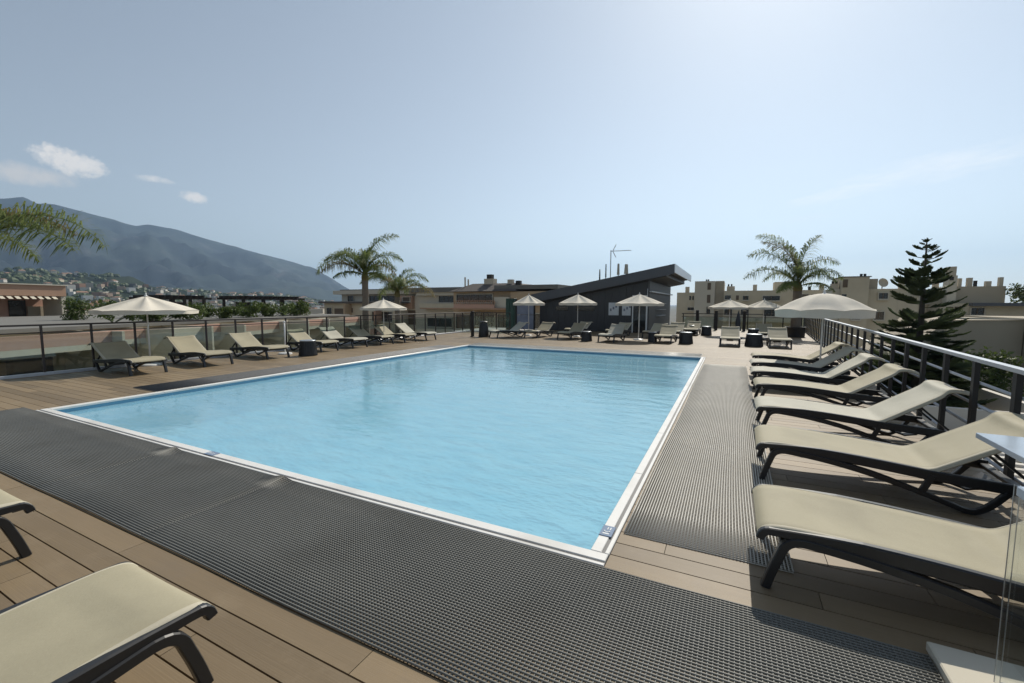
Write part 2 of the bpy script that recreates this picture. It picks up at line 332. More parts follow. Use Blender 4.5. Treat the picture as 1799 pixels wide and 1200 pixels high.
def height(az, r):
    x, y = math.sin(R(az))*r, math.cos(R(az))*r
    hr = math.tan(R(lerp_table(RIDGE, az)))*5200; hf = math.tan(R(lerp_table(FOOT, az)))*1700
    s = min(1, max(0, (r-2300)/2900)); prof = s**1.25
    if r > 5200: prof = max(0, 1-(r-5200)/3500)
    g = fbm(x*.0011, y*.0011, 1.7)
    rid = 1-abs(fbm(x*.0016+5, y*.0016, 4.1, 4))*1.6
    edge = 1-abs(2*s-1)**3
    rid2 = 1-abs(fbm(x*.0042+5, y*.0042, 7.1, 4))*1.6
    h = hr*prof*(1 + .18*edge*g) + hr*.22*edge*(rid-.7) + hr*.03*edge*(rid2-.6)
    sf = max(0, 1-abs(r-1700)/1100); hh = hf*(sf*sf*(3-2*sf))*(1+.35*fbm(x*.004, y*.004, 9)*(1 if r < 1690 else .4))
    return GZ + max(h, hh) + max(0, 1-abs(r-1500)/1300)*6*fbm(x*.01, y*.01, 3)
NA, rs = 330, [420, 500, 600, 700, 800, 900, 1000, 1100, 1200, 1300, 1400, 1500, 1600, 1700, 1850, 2050, 2300] + [2300+i*110 for i in range(1, 28)] + [5500, 6000, 7000, 8700]
mb = MB()
for r in rs:
    for i in range(NA+1):
        az = -120 + 90*i/NA
        mb.v.append((math.sin(R(az))*r, math.cos(R(az))*r, height(az, r) if r > 430 else GZ-.5))
nR = len(rs); nF = next(i for i, r in enumerate(rs) if r >= 2300)
def gridfaces(j0, j1): return [(j*(NA+1)+i, (j+1)*(NA+1)+i, (j+1)*(NA+1)+i+1, j*(NA+1)+i+1) for j in range(j0, j1) for i in range(NA)]
mb.f = gridfaces(nF, nR-1); o = mb.build('mountain', M['mount'], smooth=True); tag(o, kind='structure')
mb.f = gridfaces(0, nF); o = mb.build('foothills', M['foothill'], smooth=True); tag(o, kind='structure')
mb = MB()                                          # pale distant hill seen past the palms
for r in (8800, 9300, 9900):
    for i in range(41):
        az = -46 + 14*i/40; e = max(0, 1.75*math.exp(-((az+38.6)/1.7)**2) + .45*math.exp(-((az+41.5)/2.5)**2) + .25) if r == 9300 else 0
        mb.v.append((math.sin(R(az))*r, math.cos(R(az))*r, GZ + math.tan(R(e))*r*(1+.03*fbm(az, 0, 0))))
mb.f = [(j*41+i, (j+1)*41+i, (j+1)*41+i+1, j*41+i+1) for j in range(2) for i in range(40)]
tag(mb.build('distant_hill', M['mount'], smooth=True), kind='structure')
mb = MB(); ring = [0, 60, 200, 600, 2000, 6000, 10900]
for r in ring[1:]:
    for j in range(48): mb.v.append((r*math.cos(2*math.pi*j/48), r*math.sin(2*math.pi*j/48), GZ))
mb.f = [tuple(range(48))] + [(i*48+j, (i+1)*48+j, (i+1)*48+(j+1) % 48, i*48+(j+1) % 48) for i in range(len(ring)-2) for j in range(48)]
tag(mb.build('ground', M['ground']), kind='structure')

# houses on the hillside
rnd = random.Random(11)
def house_mesh(i, mat_wall):
    w_, d_, h_ = (rnd.uniform(9, 16), rnd.uniform(8, 11), rnd.uniform(4, 7))
    root = MB().box(-w_/2, w_/2, -d_/2, d_/2, -2, h_).mesh('wall', mat_wall)
    rf = MB(); rf.add([(-w_/2-.5, -d_/2-.5, h_), (w_/2+.5, -d_/2-.5, h_), (w_/2+.5, d_/2+.5, h_), (-w_/2-.5, d_/2+.5, h_), (-w_/2+1, 0, h_+2), (w_/2-1, 0, h_+2)],
                      [(0, 1, 5, 4), (2, 3, 4, 5), (1, 2, 5), (3, 0, 4), (0, 3, 2, 1)])
    return root, rf.mesh('roof', M['houseroof'])
HM = [house_mesh(i, m_) for i, m_ in enumerate([M['house'], M['house'], M['stone'], M['beige'], M['house']])]
cnt = 0
while cnt < 130:
    az = rnd.uniform(-80, -44); r = rnd.uniform(820, 2100)
    z = height(az, r)
    if math.degrees(math.atan2(z-1.65, r)) < -.4: continue
    if r > 1750 and rnd.random() < .6: continue
    x, y = math.sin(R(az))*r, math.cos(R(az))*r
    a, b = HM[cnt % 5]
    e = empty('hillside_house', (x, y, z), rnd.uniform(0, 6.28), 'small pale house among the trees on the far hillside', 'house', 'houses scattered over the far hillside')
    s = rnd.uniform(.6, 1.1)*(1 if r < 1500 else 1.15); e.scale = (s, s, s)
    link('wall', a, e); link('roof', b, e); cnt += 1
town = MB()
for k in range(1150):                              # roofs of the far town, one mass
    az = rnd.uniform(-72, -28); r = rnd.uniform(260, 1300)**1.0
    x, y = math.sin(R(az))*r, math.cos(R(az))*r; z = height(az, r) if r > 430 else GZ
    w_, d_, h_ = rnd.uniform(6, 14), rnd.uniform(6, 12), rnd.uniform(5, 13) if r < 700 else rnd.uniform(4, 9)
    ca, sa = math.cos(az*7), math.sin(az*7)
    P_ = [(-w_/2, -d_/2), (w_/2, -d_/2), (w_/2, d_/2), (-w_/2, d_/2)]
    vv = [(x+px*ca-py*sa, y+px*sa+py*ca, z-2) for px, py in P_] + [(x+px*ca-py*sa, y+px*sa+py*ca, z+h_) for px, py in P_]
    town.add(vv, [(0,3,2,1),(4,5,6,7),(0,1,5,4),(1,2,6,5),(2,3,7,6),(3,0,4,7)])
tm = bpy.data.materials.new('town_roofs_and_walls'); tm.use_nodes = True; t = tm.node_tree; p = t.nodes['Principled BSDF']; p.inputs['Roughness'].default_value = .9
g = t.nodes.new('ShaderNodeNewGeometry'); cr = t.nodes.new('ShaderNodeValToRGB'); cr.color_ramp.interpolation = 'CONSTANT'
cr.color_ramp.elements[0].color = (.55, .52, .46, 1); cr.color_ramp.elements[1].position = .3; cr.color_ramp.elements[1].color = (.36, .27, .20, 1)
for pos, c in ((.5, (.42, .38, .31, 1)), (.66, (.28, .16, .10, 1)), (.8, (.62, .60, .56, 1)), (.92, (.12, .12, .11, 1))):
    e_ = cr.color_ramp.elements.new(pos); e_.color = c
t.links.new(g.outputs['Random Per Island'], cr.inputs[0]); t.links.new(cr.outputs[0], p.inputs['Base Color'])
tag(town.build('far_town', tm), 'pale mass of far town houses at the foot of the mountain', 'town', kind='stuff')
wood = MB()                                        # dark woodland clumps
def blob(mbx, c, r, seed, sq=.75, n=5):
    b = len(mbx.v); m_ = 7
    for i in range(n+1):
        th = math.pi*i/n*.62
        for j in range(m_):
            ph = 2*math.pi*j/m_; q = 1+.35*noise.noise(Vector((i*.9+seed, j*1.3, seed)))
            mbx.v.append((c[0]+r*q*math.sin(th)*math.cos(ph), c[1]+r*q*math.sin(th)*math.sin(ph), c[2]+r*sq*q*math.cos(th)))
    for i in range(n):
        for j in range(m_): mbx.f.append((b+i*m_+j, b+(i+1)*m_+j, b+(i+1)*m_+(j+1) % m_, b+i*m_+(j+1) % m_))
for k in range(5200):
    az = rnd.uniform(-82, -42); r = rnd.uniform(500, 2200); x, y = math.sin(R(az))*r, math.cos(R(az))*r
    if noise.noise(Vector((x*.006, y*.006, 2))) < -.12: continue
    z = height(az, r); s = rnd.uniform(3, 8)
    if z+s+4 < -12 and r < 700: continue
    blob(wood, (x, y, z+rnd.uniform(-1, 1)), s, k*.37, .8, 3)
tag(wood.build('far_woodland', M['needle']), 'dark woodland spread over the low hills below the mountain', 'woodland', kind='stuff')

# ------------------------------------------------------------------ haze
hz = bpy.data.materials.new('haze_air'); hz.use_nodes = True; t = hz.node_tree; t.nodes.remove(t.nodes['Principled BSDF'])
pv = t.nodes.new('ShaderNodeVolumePrincipled'); pv.inputs['Color'].default_value = (.50, .71, 1.0, 1); pv.inputs['Density'].default_value = HAZE; pv.inputs['Anisotropy'].default_value = .35
t.links.new(pv.outputs[0], t.nodes['Material Output'].inputs['Volume'])
tag(MB().box(-11000, 11000, -11000, 11000, GZ-1, 960).build('haze', hz), 'pale blue haze over the town and mountain', 'haze', kind='stuff')

# ------------------------------------------------------------------ deck
PX0, PX1, PY0, PY1 = -9.435, -.653, 2.598, 14.872
def rx(Y): return 2.25 + (Y-5.24)*.0683            # railing line
DX0 = -14.05
def deck_spans(y):
    x1 = rx(y)+.10; x0 = DX0 if y < 22.35 else -11.25
    if y > PY0-.01 and y < PY1+.01: return [(x0, PX0-.004), (PX1+.004, x1)]
    return [(x0, x1)]
deck = empty('deck', kind='structure')
pitch, gap = .163, .0085
unit = MB().bbox(0, 1, 0, pitch-gap, -.022, 0, .0); unit_me = unit.mesh('plank', M['plank'])
boards = []
k0 = int((-2.9-1.30)/pitch); k1 = int((33.2-1.30)/pitch)
rnd = random.Random(3)
for k in range(k0, k1):
    y = 1.30 + k*pitch; off = -14.05 - (k % 3)*.7 - rnd.uniform(0, .3)
    if y < PY0 < y+pitch-gap or y < PY1 < y+pitch-gap: spans = deck_spans(PY0+1)
    else: spans = deck_spans(y+pitch/2)
    for (a, b) in spans:
        x = off
        while x < b:
            xa, xb = max(x, a), min(x+2.1-.004, b)
            if xb-xa > .05: boards.append((xa, xb, y))
            x += 2.1
def vis(b):
    c = Vector(((b[0]+b[1])/2, b[2], 0)); d = c - Vector((0, 0, 1.65)); z = d.dot(fwd)
    q = Vector((min(max(0, b[0]), b[1]), b[2], 0)).length
    ok = any((Vector((x, b[2], 0))-Vector((0, 0, 1.65))).dot(fwd) > .4 and abs((Vector((x, b[2], 0))-Vector((0, 0, 1.65))).dot(rgt)) < 1.25*(Vector((x, b[2], 0))-Vector((0, 0, 1.65))).dot(fwd)
             for x in [b[0]+(b[1]-b[0])*i/6 for i in range(7)])
    return (0 if ok else 1, max(z, .3) if ok else q)
boards.sort(key=vis)
for (xa, xb, y) in boards[:300]:
    o = link('plank', unit_me, deck, (xa, y, 0)); o.scale = (xb-xa, 1, 1)
mb = MB()
for (xa, xb, y) in boards[300:]: mb.box(xa, xb, y, y+pitch-gap, -.022, 0)
tag(mb.build('plank_field', M['plank'], deck), kind='stuff')
mb = MB()                                          # substructure below the boards
XR = 5.0
mb.box(DX0, PX0, -3, 22.4, -.3, -.03); mb.box(PX0, PX1, -3, PY0, -.3, -.03); mb.box(PX0, PX1, PY1, 22.4, -.3, -.03)
mb.box(-11.2, PX1, 22.4, 33.3, -.3, -.03)
yy = -3
mb.add([(PX1, -3, -.3), (rx(-3)+.1, -3, -.3), (rx(33.3)+.1, 33.3, -.3), (PX1, 33.3, -.3), (PX1, -3, -.03), (rx(-3)+.1, -3, -.03), (rx(33.3)+.1, 33.3, -.03), (PX1, 33.3, -.03)],
       [(0,3,2,1),(4,5,6,7),(0,1,5,4),(1,2,6,5),(2,3,7,6),(3,0,4,7)])
mb.build('joist_bed', M['joist'], deck)
mb = MB()
mb.add([(DX0+.02, -3, GZ), (rx(-3)+.08, -3, GZ), (rx(33.3)+.08, 33.3, GZ), (-11.2, 33.3, GZ), (-11.2, 22.4, GZ), (DX0+.02, 22.4, GZ),
        (DX0+.02, -3, -2.2), (rx(-3)+.08, -3, -2.2), (rx(33.3)+.08, 33.3, -2.2), (-11.2, 33.3, -2.2), (-11.2, 22.4, -2.2), (DX0+.02, 22.4, -2.2)],
       [(0,1,7,6),(1,2,8,7),(2,3,9,8),(3,4,10,9),(4,5,11,10),(5,0,6,11),(6,7,8,9,10,11)])
tag(mb.build('roof_building', M['stone']), 'pale building whose flat roof carries the pool deck', 'building')
mb = MB()                                          # edge fascia of the deck
mb.box(DX0-.06, DX0-.001, -3, 22.4, -.35, .05)
mb.build('edge_kerb', M['stone'], deck)

# ------------------------------------------------------------------ swimming pool
pool = empty('swimming_pool', ((PX0+PX1)/2, (PY0+PY1)/2, 0), kind='structure')
inv = Vector(pool.location)
IX0, IX1, IY0, IY1 = PX0+.125, PX1-.115, PY0+.128, PY1-.12
def pb(mbx, name, mat, **k):
    o = mbx.build(name, mat, pool, **k); o.location = -inv; return o
D = -.72; WL = -.075
mb = MB()                                          # basin floor and walls (inner faces)
mb.add([(IX0, IY0, D), (IX1, IY0, D), (IX1, IY1, D), (IX0, IY1, D)], [(0, 1, 2, 3)])
pb(mb, 'basin_floor', M['liner'])
mb = MB(); e = .12
mb.box(IX0-e, IX0, IY0-e, IY1+e, D-.05, -.10); mb.box(IX1, IX1+e, IY0-e, IY1+e, D-.05, -.10); mb.box(IX0, IX1, IY0-e, IY0, D-.05, -.10); mb.box(IX0, IX1, IY1, IY1+e, D-.05, -.10)
pb(mb, 'basin_wall', M['liner'])
mb = MB(); e = .11
mb.box(IX0-e, IX0-.002, IY0-e, IY1+e, -.10, -.02); mb.box(IX1+.002, IX1+e, IY0-e, IY1+e, -.10, -.02); mb.box(IX0-.002, IX1+.002, IY0-e, IY0-.002, -.10, -.02); mb.box(IX0-.002, IX1+.002, IY1+.002, IY1+e, -.10, -.02)
pb(mb, 'waterline_tile', M['linershade'])
for i in range(4):                                 # wide steps at the far end
    mb = MB(); mb.box(IX0+.01, IX1-.01, IY1-.02-.36*(i+1), IY1-.004-.36*i, D+.004, -.20-.12*i); pb(mb, 'pool_step', M['liner'])
# coping: main band, dark groove, thin outer strip on each side
def coping(x0, x1, y0, y1, side):
    g_ = .022; s_ = .030
    if side in 'NS':
        if side == 'S': a = (y0, y0+s_); b = (y0+s_, y0+s_+g_); c = (y0+s_+g_, y1)
        else: a = (y1-s_, y1); b = (y1-s_-g_, y1-s_); c = (y0, y1-s_-g_)
        for r_, m_, z in ((a, 'coping', .012), (b, 'groove', .005), (c, 'coping', .013)):
            n = 6 if m_ == 'coping' and r_ is c else 1
            for i in range(n):
                xa = x0+(x1-x0)*i/n; xb = x0+(x1-x0)*(i+1)/n-(.003 if n > 1 else 0)
                o = MB().bbox(xa, xb, r_[0], r_[1], -.02, z, .004 if m_ == 'coping' else .001).build('coping_strip', M[m_], pool); o.location = -inv
    else:
        if side == 'W': a = (x0, x0+s_); b = (x0+s_, x0+s_+g_); c = (x0+s_+g_, x1)
        else: a = (x1-s_, x1); b = (x1-s_-g_, x1-s_); c = (x0, x1-s_-g_)
        for r_, m_, z in ((a, 'coping', .012), (b, 'groove', .005), (c, 'coping', .013)):
            n = 8 if m_ == 'coping' and r_ is c else 1
            for i in range(n):
                ya = y0+(y1-y0)*i/n; yb = y0+(y1-y0)*(i+1)/n-(.003 if n > 1 else 0)
                o = MB().bbox(r_[0], r_[1], ya, yb, -.02, z, .004 if m_ == 'coping' else .001).build('coping_strip', M[m_], pool); o.location = -inv
coping(PX0, PX1, PY0, IY0+.01, 'S'); coping(PX0, PX1, IY1-.01, PY1, 'N')
coping(PX0, IX0+.01, IY0+.013, IY1-.013, 'W'); coping(IX1-.01, PX1, IY0+.013, IY1-.013, 'E')
# water
wm = bpy.data.materials.new('pool_water'); wm.use_nodes = True; t = wm.node_tree; t.nodes.remove(t.nodes['Principled BSDF'])
tr = t.nodes.new('ShaderNodeBsdfTransparent'); tr.inputs[0].default_value = (.80, .955, .985, 1)
gl = t.nodes.new('ShaderNodeBsdfGlossy'); gl.inputs['Roughness'].default_value = .015
fr = t.nodes.new('ShaderNodeFresnel'); fr.inputs[0].default_value = 1.33
g = t.nodes.new('ShaderNodeNewGeometry')
n1 = t.nodes.new('ShaderNodeTexNoise'); n1.inputs['Scale'].default_value = 3.2; n1.inputs['Detail'].default_value = 3
n2 = t.nodes.new('ShaderNodeTexNoise'); n2.inputs['Scale'].default_value = 15; n2.inputs['Detail'].default_value = 2
n3 = t.nodes.new('ShaderNodeTexNoise'); n3.inputs['Scale'].default_value = .35; n3.inputs['Detail'].default_value = 2
mp = t.nodes.new('ShaderNodeMapping'); mp.inputs['Rotation'].default_value = (0, 0, R(20)); mp.inputs['Scale'].default_value = (.6, 1.3, 1); t.links.new(g.outputs['Position'], mp.inputs[0])
for n in (n1, n2, n3): t.links.new(mp.outputs[0], n.inputs['Vector'])
gate = MATH(t, 'MULTIPLY', MATH(t, 'SUBTRACT', n3.outputs['Fac'], .35, clamp=True), 3.0, clamp=True)
hgt = MATH(t, 'ADD', MATH(t, 'MULTIPLY', n1.outputs['Fac'], 1.0), MATH(t, 'MULTIPLY', MATH(t, 'MULTIPLY', n2.outputs['Fac'], gate), .45))
bp = t.nodes.new('ShaderNodeBump'); bp.inputs['Strength'].default_value = .6; bp.inputs['Distance'].default_value = .017
t.links.new(hgt, bp.inputs['Height'])
for n in (gl, fr): t.links.new(bp.outputs[0], n.inputs['Normal'])
df = t.nodes.new('ShaderNodeBsdfDiffuse'); nd = t.nodes.new('ShaderNodeTexNoise'); nd.inputs['Scale'].default_value = 3.4; nd.inputs['Detail'].default_value = 5; t.links.new(mp.outputs[0], nd.inputs['Vector'])  # mottled diffuse blue stands in for light scattered inside the water
mc = t.nodes.new('ShaderNodeMixRGB'); t.links.new(nd.outputs['Fac'], mc.inputs[0]); mc.inputs[1].default_value = (.33, .67, .84, 1); mc.inputs[2].default_value = (.52, .84, .94, 1); t.links.new(mc.outputs[0], df.inputs[0])
mb_ = t.nodes.new('ShaderNodeMixShader'); mb_.inputs[0].default_value = .46; t.links.new(tr.outputs[0], mb_.inputs[1]); t.links.new(df.outputs[0], mb_.inputs[2])
ms = t.nodes.new('ShaderNodeMixShader'); t.links.new(fr.outputs[0], ms.inputs[0]); t.links.new(mb_.outputs[0], ms.inputs[1]); t.links.new(gl.outputs[0], ms.inputs[2])
t.links.new(ms.outputs[0], t.nodes['Material Output'].inputs[0])
tag(MB().add([(IX0, IY0, WL), (IX1, IY0, WL), (IX1, IY1, WL), (IX0, IY1, WL)], [(0, 1, 2, 3)]).build('water', wm), kind='structure')
# depth plates set in the coping
plate = material('blue_depth_plate', (.16, .22, .32), rough=.3, var=.25, vscale=60)
def dplate(x, y, rz, lab):
    e = empty('depth_plate', (x, y, .0145), rz, lab, 'depth plate', 'small depth plates set in the coping')
    MB().bbox(-.075, .075, -.045, .045, -.001, .004, .002).build('plate', plate, e)
    for i, (a, b, c, d) in enumerate([(-.05, -.035, -.02, .025), (-.02, .0, -.02, -.012), (-.02, .0, .015, .023), (-.02, -.013, -.02, .023), (.015, .05, -.02, -.012), (.015, .05, .0, .007)]):
        MB().box(a, b, c, d, .004, .0052).build('marking', M['white'], e)
dplate(-.735, 3.02, R(90), 'blue depth plate on the coping beside the pool corner nearest the striped mat')
dplate(-5.0, 2.685, 0, 'blue depth plate on the coping along the near pool edge')

# ------------------------------------------------------------------ rubber mats of crossed bars
def rubber_mat(name, x0, x1, y0, y1, along, pitch_a, pitch_b, mat, label, curl=(), seg=.12, rz=0, wav=.0008):
    e = empty(name, ((x0+x1)/2, (y0+y1)/2, 0), 0, label, 'rubber mat', 'rubber grid mats laid round the pool')
    cx, cy = (x0+x1)/2, (y0+y1)/2; random.seed(int(abs(x0*100+y0*10)))
    def z_off(x, y):
        z = wav*(1+noise.noise(Vector((x*.9, y*.9, 1.3))))
        for (px, py, r, h) in curl:
            d = math.hypot(x-px, (y-py)*.8)
            if d < r: z += h*(1-d/r)**1.6
        return z
    def sag(x, y): return .008*math.sin(x*1.1)+.003*math.sin(x*3.7) if along == 'x' else .010*math.sin(y*1.1)
    def strip(mbx, pts, w_, h_, ax, z):           # bar with a rounded top
        b = len(mbx.v); k = len(pts)
        for (x, y) in pts:
            zz = z+z_off(x, y); s_ = sag(x, y)
            prof = [(-w_/2, 0), (-w_/2, h_*.55), (-w_*.27, h_*.93), (w_*.27, h_*.93), (w_/2, h_*.55), (w_/2, 0)]
            for (p_, q_) in prof:
                if ax == 'x': mbx.v.append((x-cx, y+p_+s_-cy, zz+q_))
                else: mbx.v.append((x-p_+(s_ if along == 'y' else 0)-cx, y+(s_ if along == 'x' else 0)-cy, zz+q_))
        for i in range(k-1):
            for j in range(5): mbx.f.append((b+i*6+j, b+(i+1)*6+j, b+(i+1)*6+j+1, b+i*6+j+1))
        mbx.f.append(tuple(b+j for j in range(6))); mbx.f.append(tuple(b+(k-1)*6+j for j in range(6))[::-1])
    long_, cross = MB(), MB()
    if along == 'x':
        n = max(2, int((x1-x0)/seg)); xs = [x0+(x1-x0)*i/n for i in range(n+1)]
        m = int((y1-y0)/pitch_a)
        for i in range(m+1): y = y0+(y1-y0)*i/m; strip(long_, [(x, y) for x in xs], pitch_a*.46, .009, 'x', .006)
        m = int((x1-x0)/pitch_b)
        for i in range(m+1): x = x0+(x1-x0)*i/m; strip(cross, [(x, y0+(y1-y0)*q/5) for q in range(6)], pitch_b*.36, .0105, 'y', .001)
    else:
        n = max(2, int((y1-y0)/seg)); ys = [y0+(y1-y0)*i/n for i in range(n+1)]
        m = int((x1-x0)/pitch_a)
        for i in range(m+1): x = x0+(x1-x0)*i/m; strip(long_, [(x, y) for y in ys], pitch_a*.44, .009, 'y', .008)
        m = int((y1-y0)/pitch_b)
        for i in range(m+1): y = y0+(y1-y0)*i/m; strip(cross, [(x0+(x1-x0)*q/5, y) for q in range(6)], pitch_b*.30, .006, 'x', .001)
    tag(long_.build('long_bar', mat, e, smooth=True), kind='stuff'); tag(cross.build('cross_bar', mat, e, smooth=True), kind='stuff')
    return e
rubber_mat('pool_mat', -9.85, -5.497, 1.47, 2.575, 'x', .0205, .022, M['mat'], 'dark grid mat along the near pool edge, the length at the far left corner', curl=[(-5.5, 2.6, .2, .035)])
rubber_mat('pool_mat', -5.490, -3.677, 1.47, 2.58, 'x', .0205, .022, M['mat'], 'short dark grid mat in the middle of the near pool edge, between two raised seams', curl=[(-5.49, 2.6, .16, .03), (-3.68, 2.6, .2, .035)])
rubber_mat('pool_mat', -3.670, .895, 1.47, 2.582, 'x', .0205, .022, M['mat'], 'dark grid mat nearest the camera, running to the near right corner of the pool', curl=[(-3.67, 2.6, .16, .03)])
rubber_mat('pool_mat', -.62, .41, 3.07, 13.15, 'y', .0205, .024, M['matlight'], 'long pale striped grid mat beside the pool under the feet of the right hand loungers', seg=.5)
rubber_mat('pool_mat', -10.32, -9.5, 4.2, 14.2, 'y', .035, .05, M['matdark'], 'smooth charcoal mat along the left pool edge in front of the loungers', seg=1.2, wav=.001)
rubber_mat('pool_mat', -9.45, -.8, 14.92, 15.75, 'x', .035, .05, M['matlight'], 'light grey mat strip along the far pool edge', seg=1.2, wav=.001)

# ------------------------------------------------------------------ sun lounger
def catmull(pts, n=6):
    out_ = []
    P_ = [pts[0]] + list(pts) + [pts[-1]]
    for i in range(1, len(P_)-2):
        p0, p1, p2, p3 = P_[i-1:i+3]
        for k in range(n):
            t_ = k/n
            out_.append(tuple(.5*((2*p1[j]) + (-p0[j]+p2[j])*t_ + (2*p0[j]-5*p1[j]+4*p2[j]-p3[j])*t_**2 + (-p0[j]+3*p1[j]-3*p2[j]+p3[j])*t_**3) for j in range(len(p1))))
    out_.append(tuple(pts[-1])); return out_
def make_lounger(name, slingmat_, ang=0):
    root = empty(name)
    bx, bz = 1.24, .318
    a = R(33+ang)
    hd = (bx+.72*math.cos(a), bz+.72*math.sin(a))
    prof = [(-.02, .315), (.012, .350), (.07, .368), (.2, .374), (.45, .366), (.75, .348), (1.02, .325), (1.17, .315), (bx, bz+.006), (bx+.09*math.cos(a), bz+.09*math.sin(a)),
            (bx+.35*math.cos(a), bz+.35*math.sin(a)), (bx+.6*math.cos(a), bz+.6*math.sin(a)), (hd[0]-.03, hd[1]+.004), (hd[0]+.05, hd[1]+.014), (hd[0]+.13, hd[1]-.002), (hd[0]+.19, hd[1]-.03)]
    cu = catmull(prof, 4)
    vsamp = [-.348, -.340, -.318, -.25, -.12, 0, .12, .25, .318, .340, .348]
    vz = [-.034, -.012, 0, -.008, -.016, -.019, -.016, -.008, 0, -.012, -.034]
    mb = MB(); nv = len(vsamp)
    for lay in (0, 1):
        for (u, z) in cu:
            sagf = 1.0 if .2 < u < 1.1 or u > bx+.15 else .35
            for v, dz in zip(vsamp, vz):
                mb.v.append((u, v*(1 if lay == 0 else .985), z + (dz if abs(v) > .3 else dz*sagf) - (.009 if lay else 0)))
    k = len(cu)
    for i in range(k-1):
        for j in range(nv-1):
            q = (i*nv+j, (i+1)*nv+j, (i+1)*nv+j+1, i*nv+j+1); mb.f.append(q[::-1]); mb.f.append(tuple(x+k*nv for x in q))
    for i in range(k-1):
        for j, fl in ((0, 1), (nv-1, 0)):
            q = (i*nv+j, (i+1)*nv+j, (i+1)*nv+j+k*nv, i*nv+j+k*nv); mb.f.append(q if fl else q[::-1])
    for i in (0, k-1):
        for j in range(nv-1):
            q = (i*nv+j, i*nv+j+1, i*nv+j+1+k*nv, i*nv+j+k*nv); mb.f.append(q if i else q[::-1])
    mb.build('sling', slingmat_, root, smooth=True)
    for s in (-1, 1):
        hm = MB()
        for (u, z) in cu: hm.v += [(u, s*.312, z+.0012-.002), (u, s*.318, z+.0035), (u, s*.340, z-.012+.0035), (u, s*.3495, z-.034)]
        hm.f = [((i*4+j, i*4+4+j, i*4+5+j, i*4+1+j) if s < 0 else (i*4+1+j, i*4+5+j, i*4+4+j, i*4+j)) for i in range(len(cu)-1) for j in range(3)]
        hm.build('hem', M['hem'], root, smooth=True)
    fm = M['frame']
    for s in (-1, 1):
        y0, y1 = (s*.335-.024, s*.335+.024)
        rail = catmull([(-.005, .285), (.015, .325), (.08, .338), (.35, .335), (.75, .312), (1.1, .280), (1.3, .262), (1.6, .245), (1.80, .232)], 3)
        MB().ribbon(rail, y0, y1, [.045+.038*min(1, max(0, (u-.1)/.4)) for u, _ in rail]).build('side_rail', fm, root, smooth=False)
        leg = catmull([(.035, .002), (.062, .10), (.095, .20), (.125, .272), (.185, .306), (.30, .302), (.55, .272), (.85, .212), (1.15, .122), (1.36, .052), (1.45, .022), (1.52, .030), (1.60, .10), (1.68, .21)], 3)
        y0, y1 = (s*.345-.026, s*.345+.026)
        MB().ribbon(leg, y0, y1, [.05 if u < .9 else (.05-.008*min(1, (u-.9)/.3)) for u, _ in leg]).build('leg', fm, root)
        MB().ribbon([(1.235, .275), (1.21, .20), (1.175, .115)], s*.345-.02, s*.345+.02, .045).build('strut', fm, root)
        br = [(bx-.02, bz-.022), (bx+.1*math.cos(a), bz+.1*math.sin(a)-.03), (bx+.6*math.cos(a), bz+.6*math.sin(a)-.03), (hd[0]+.03, hd[1]-.008), (hd[0]+.12, hd[1]-.018), (hd[0]+.17, hd[1]-.045)]
        MB().ribbon(catmull(br, 3), s*.318-.018, s*.318+.018, .030).build('backrest_frame', fm, root)
        MB().bar((bx+.42*math.cos(a), s*.24, bz+.42*math.sin(a)-.04), (bx+.62, s*.24, .262), .02, .03, (0, 1, 0)).build('backrest_prop', fm, root)
    MB().bbox(.02, .07, -.32, .32, .30, .335, .006).build('cross_bar', fm, root)
    MB().bbox(1.19, 1.25, -.32, .32, .262, .295, .006).build('cross_bar', fm, root)
    MB().bbox(1.74, 1.80, -.32, .32, .22, .252, .006).build('cross_bar', fm, root)
    MB().bbox(.10, .135, -.33, .33, .245, .275, .006).build('cross_bar', fm, root)
    MB().bar((hd[0]+.10, -.31, hd[1]-.02), (hd[0]+.10, .31, hd[1]-.02), .03, .03).build('head_bar', fm, root)
    # low slung support bracket below the backrest
    mb = MB(); mb.ribbon([(1.28, .235), (1.40, .165), (1.52, .125), (1.62, .15), (1.70, .215)], -.13, .13, .02); mb.build('support_bracket', fm, root)
    return root
PROT = {'tan': make_lounger('sun_lounger', M['sling_tan']), 'pale': make_lounger('sun_lounger', M['sling_pale'], 1.5), 'tan_low': make_lounger('sun_lounger', M['sling_tan'], -4)}
used = set()
def lounger(kind, x, y, rz, label, group):
    if kind in used: o = copy_tree(PROT[kind])
    else: o = PROT[kind]; used.add(kind)
    o.location = (x, y, 0); o.rotation_euler = (0, 0, R(rz)); tag(o, label, 'sun lounger', group); return o
G1 = 'sun loungers in the row along the right railing'
for args in [('tan', .21, 3.20, 0, 'tan sling lounger nearest the camera in the right hand row, foot on the striped mat'),
             ('tan', .29, 4.99, -1, 'tan lounger second from the camera in the right hand row, behind the side table'),
             ('pale', .36, 6.68, 0, 'pale greyish lounger third from the camera in the right hand row'),
             ('tan', .42, 8.50, 1, 'tan lounger fourth from the camera in the right hand row'),
             ('pale', .42, 10.05, 0, 'pale lounger fifth from the camera in the right hand row, just before the shaded one'),
             ('pale', .47, 11.55, 1, 'lounger lying in the shadow of the cream umbrella by the right railing'),
             ('tan', .55, 13.15, 1, 'lounger furthest from the camera in the right hand row, just behind the umbrella pole')]:
    lounger(args[0], *args[1:4], args[4], G1)
G2 = 'sun loungers in the row along the left fence'
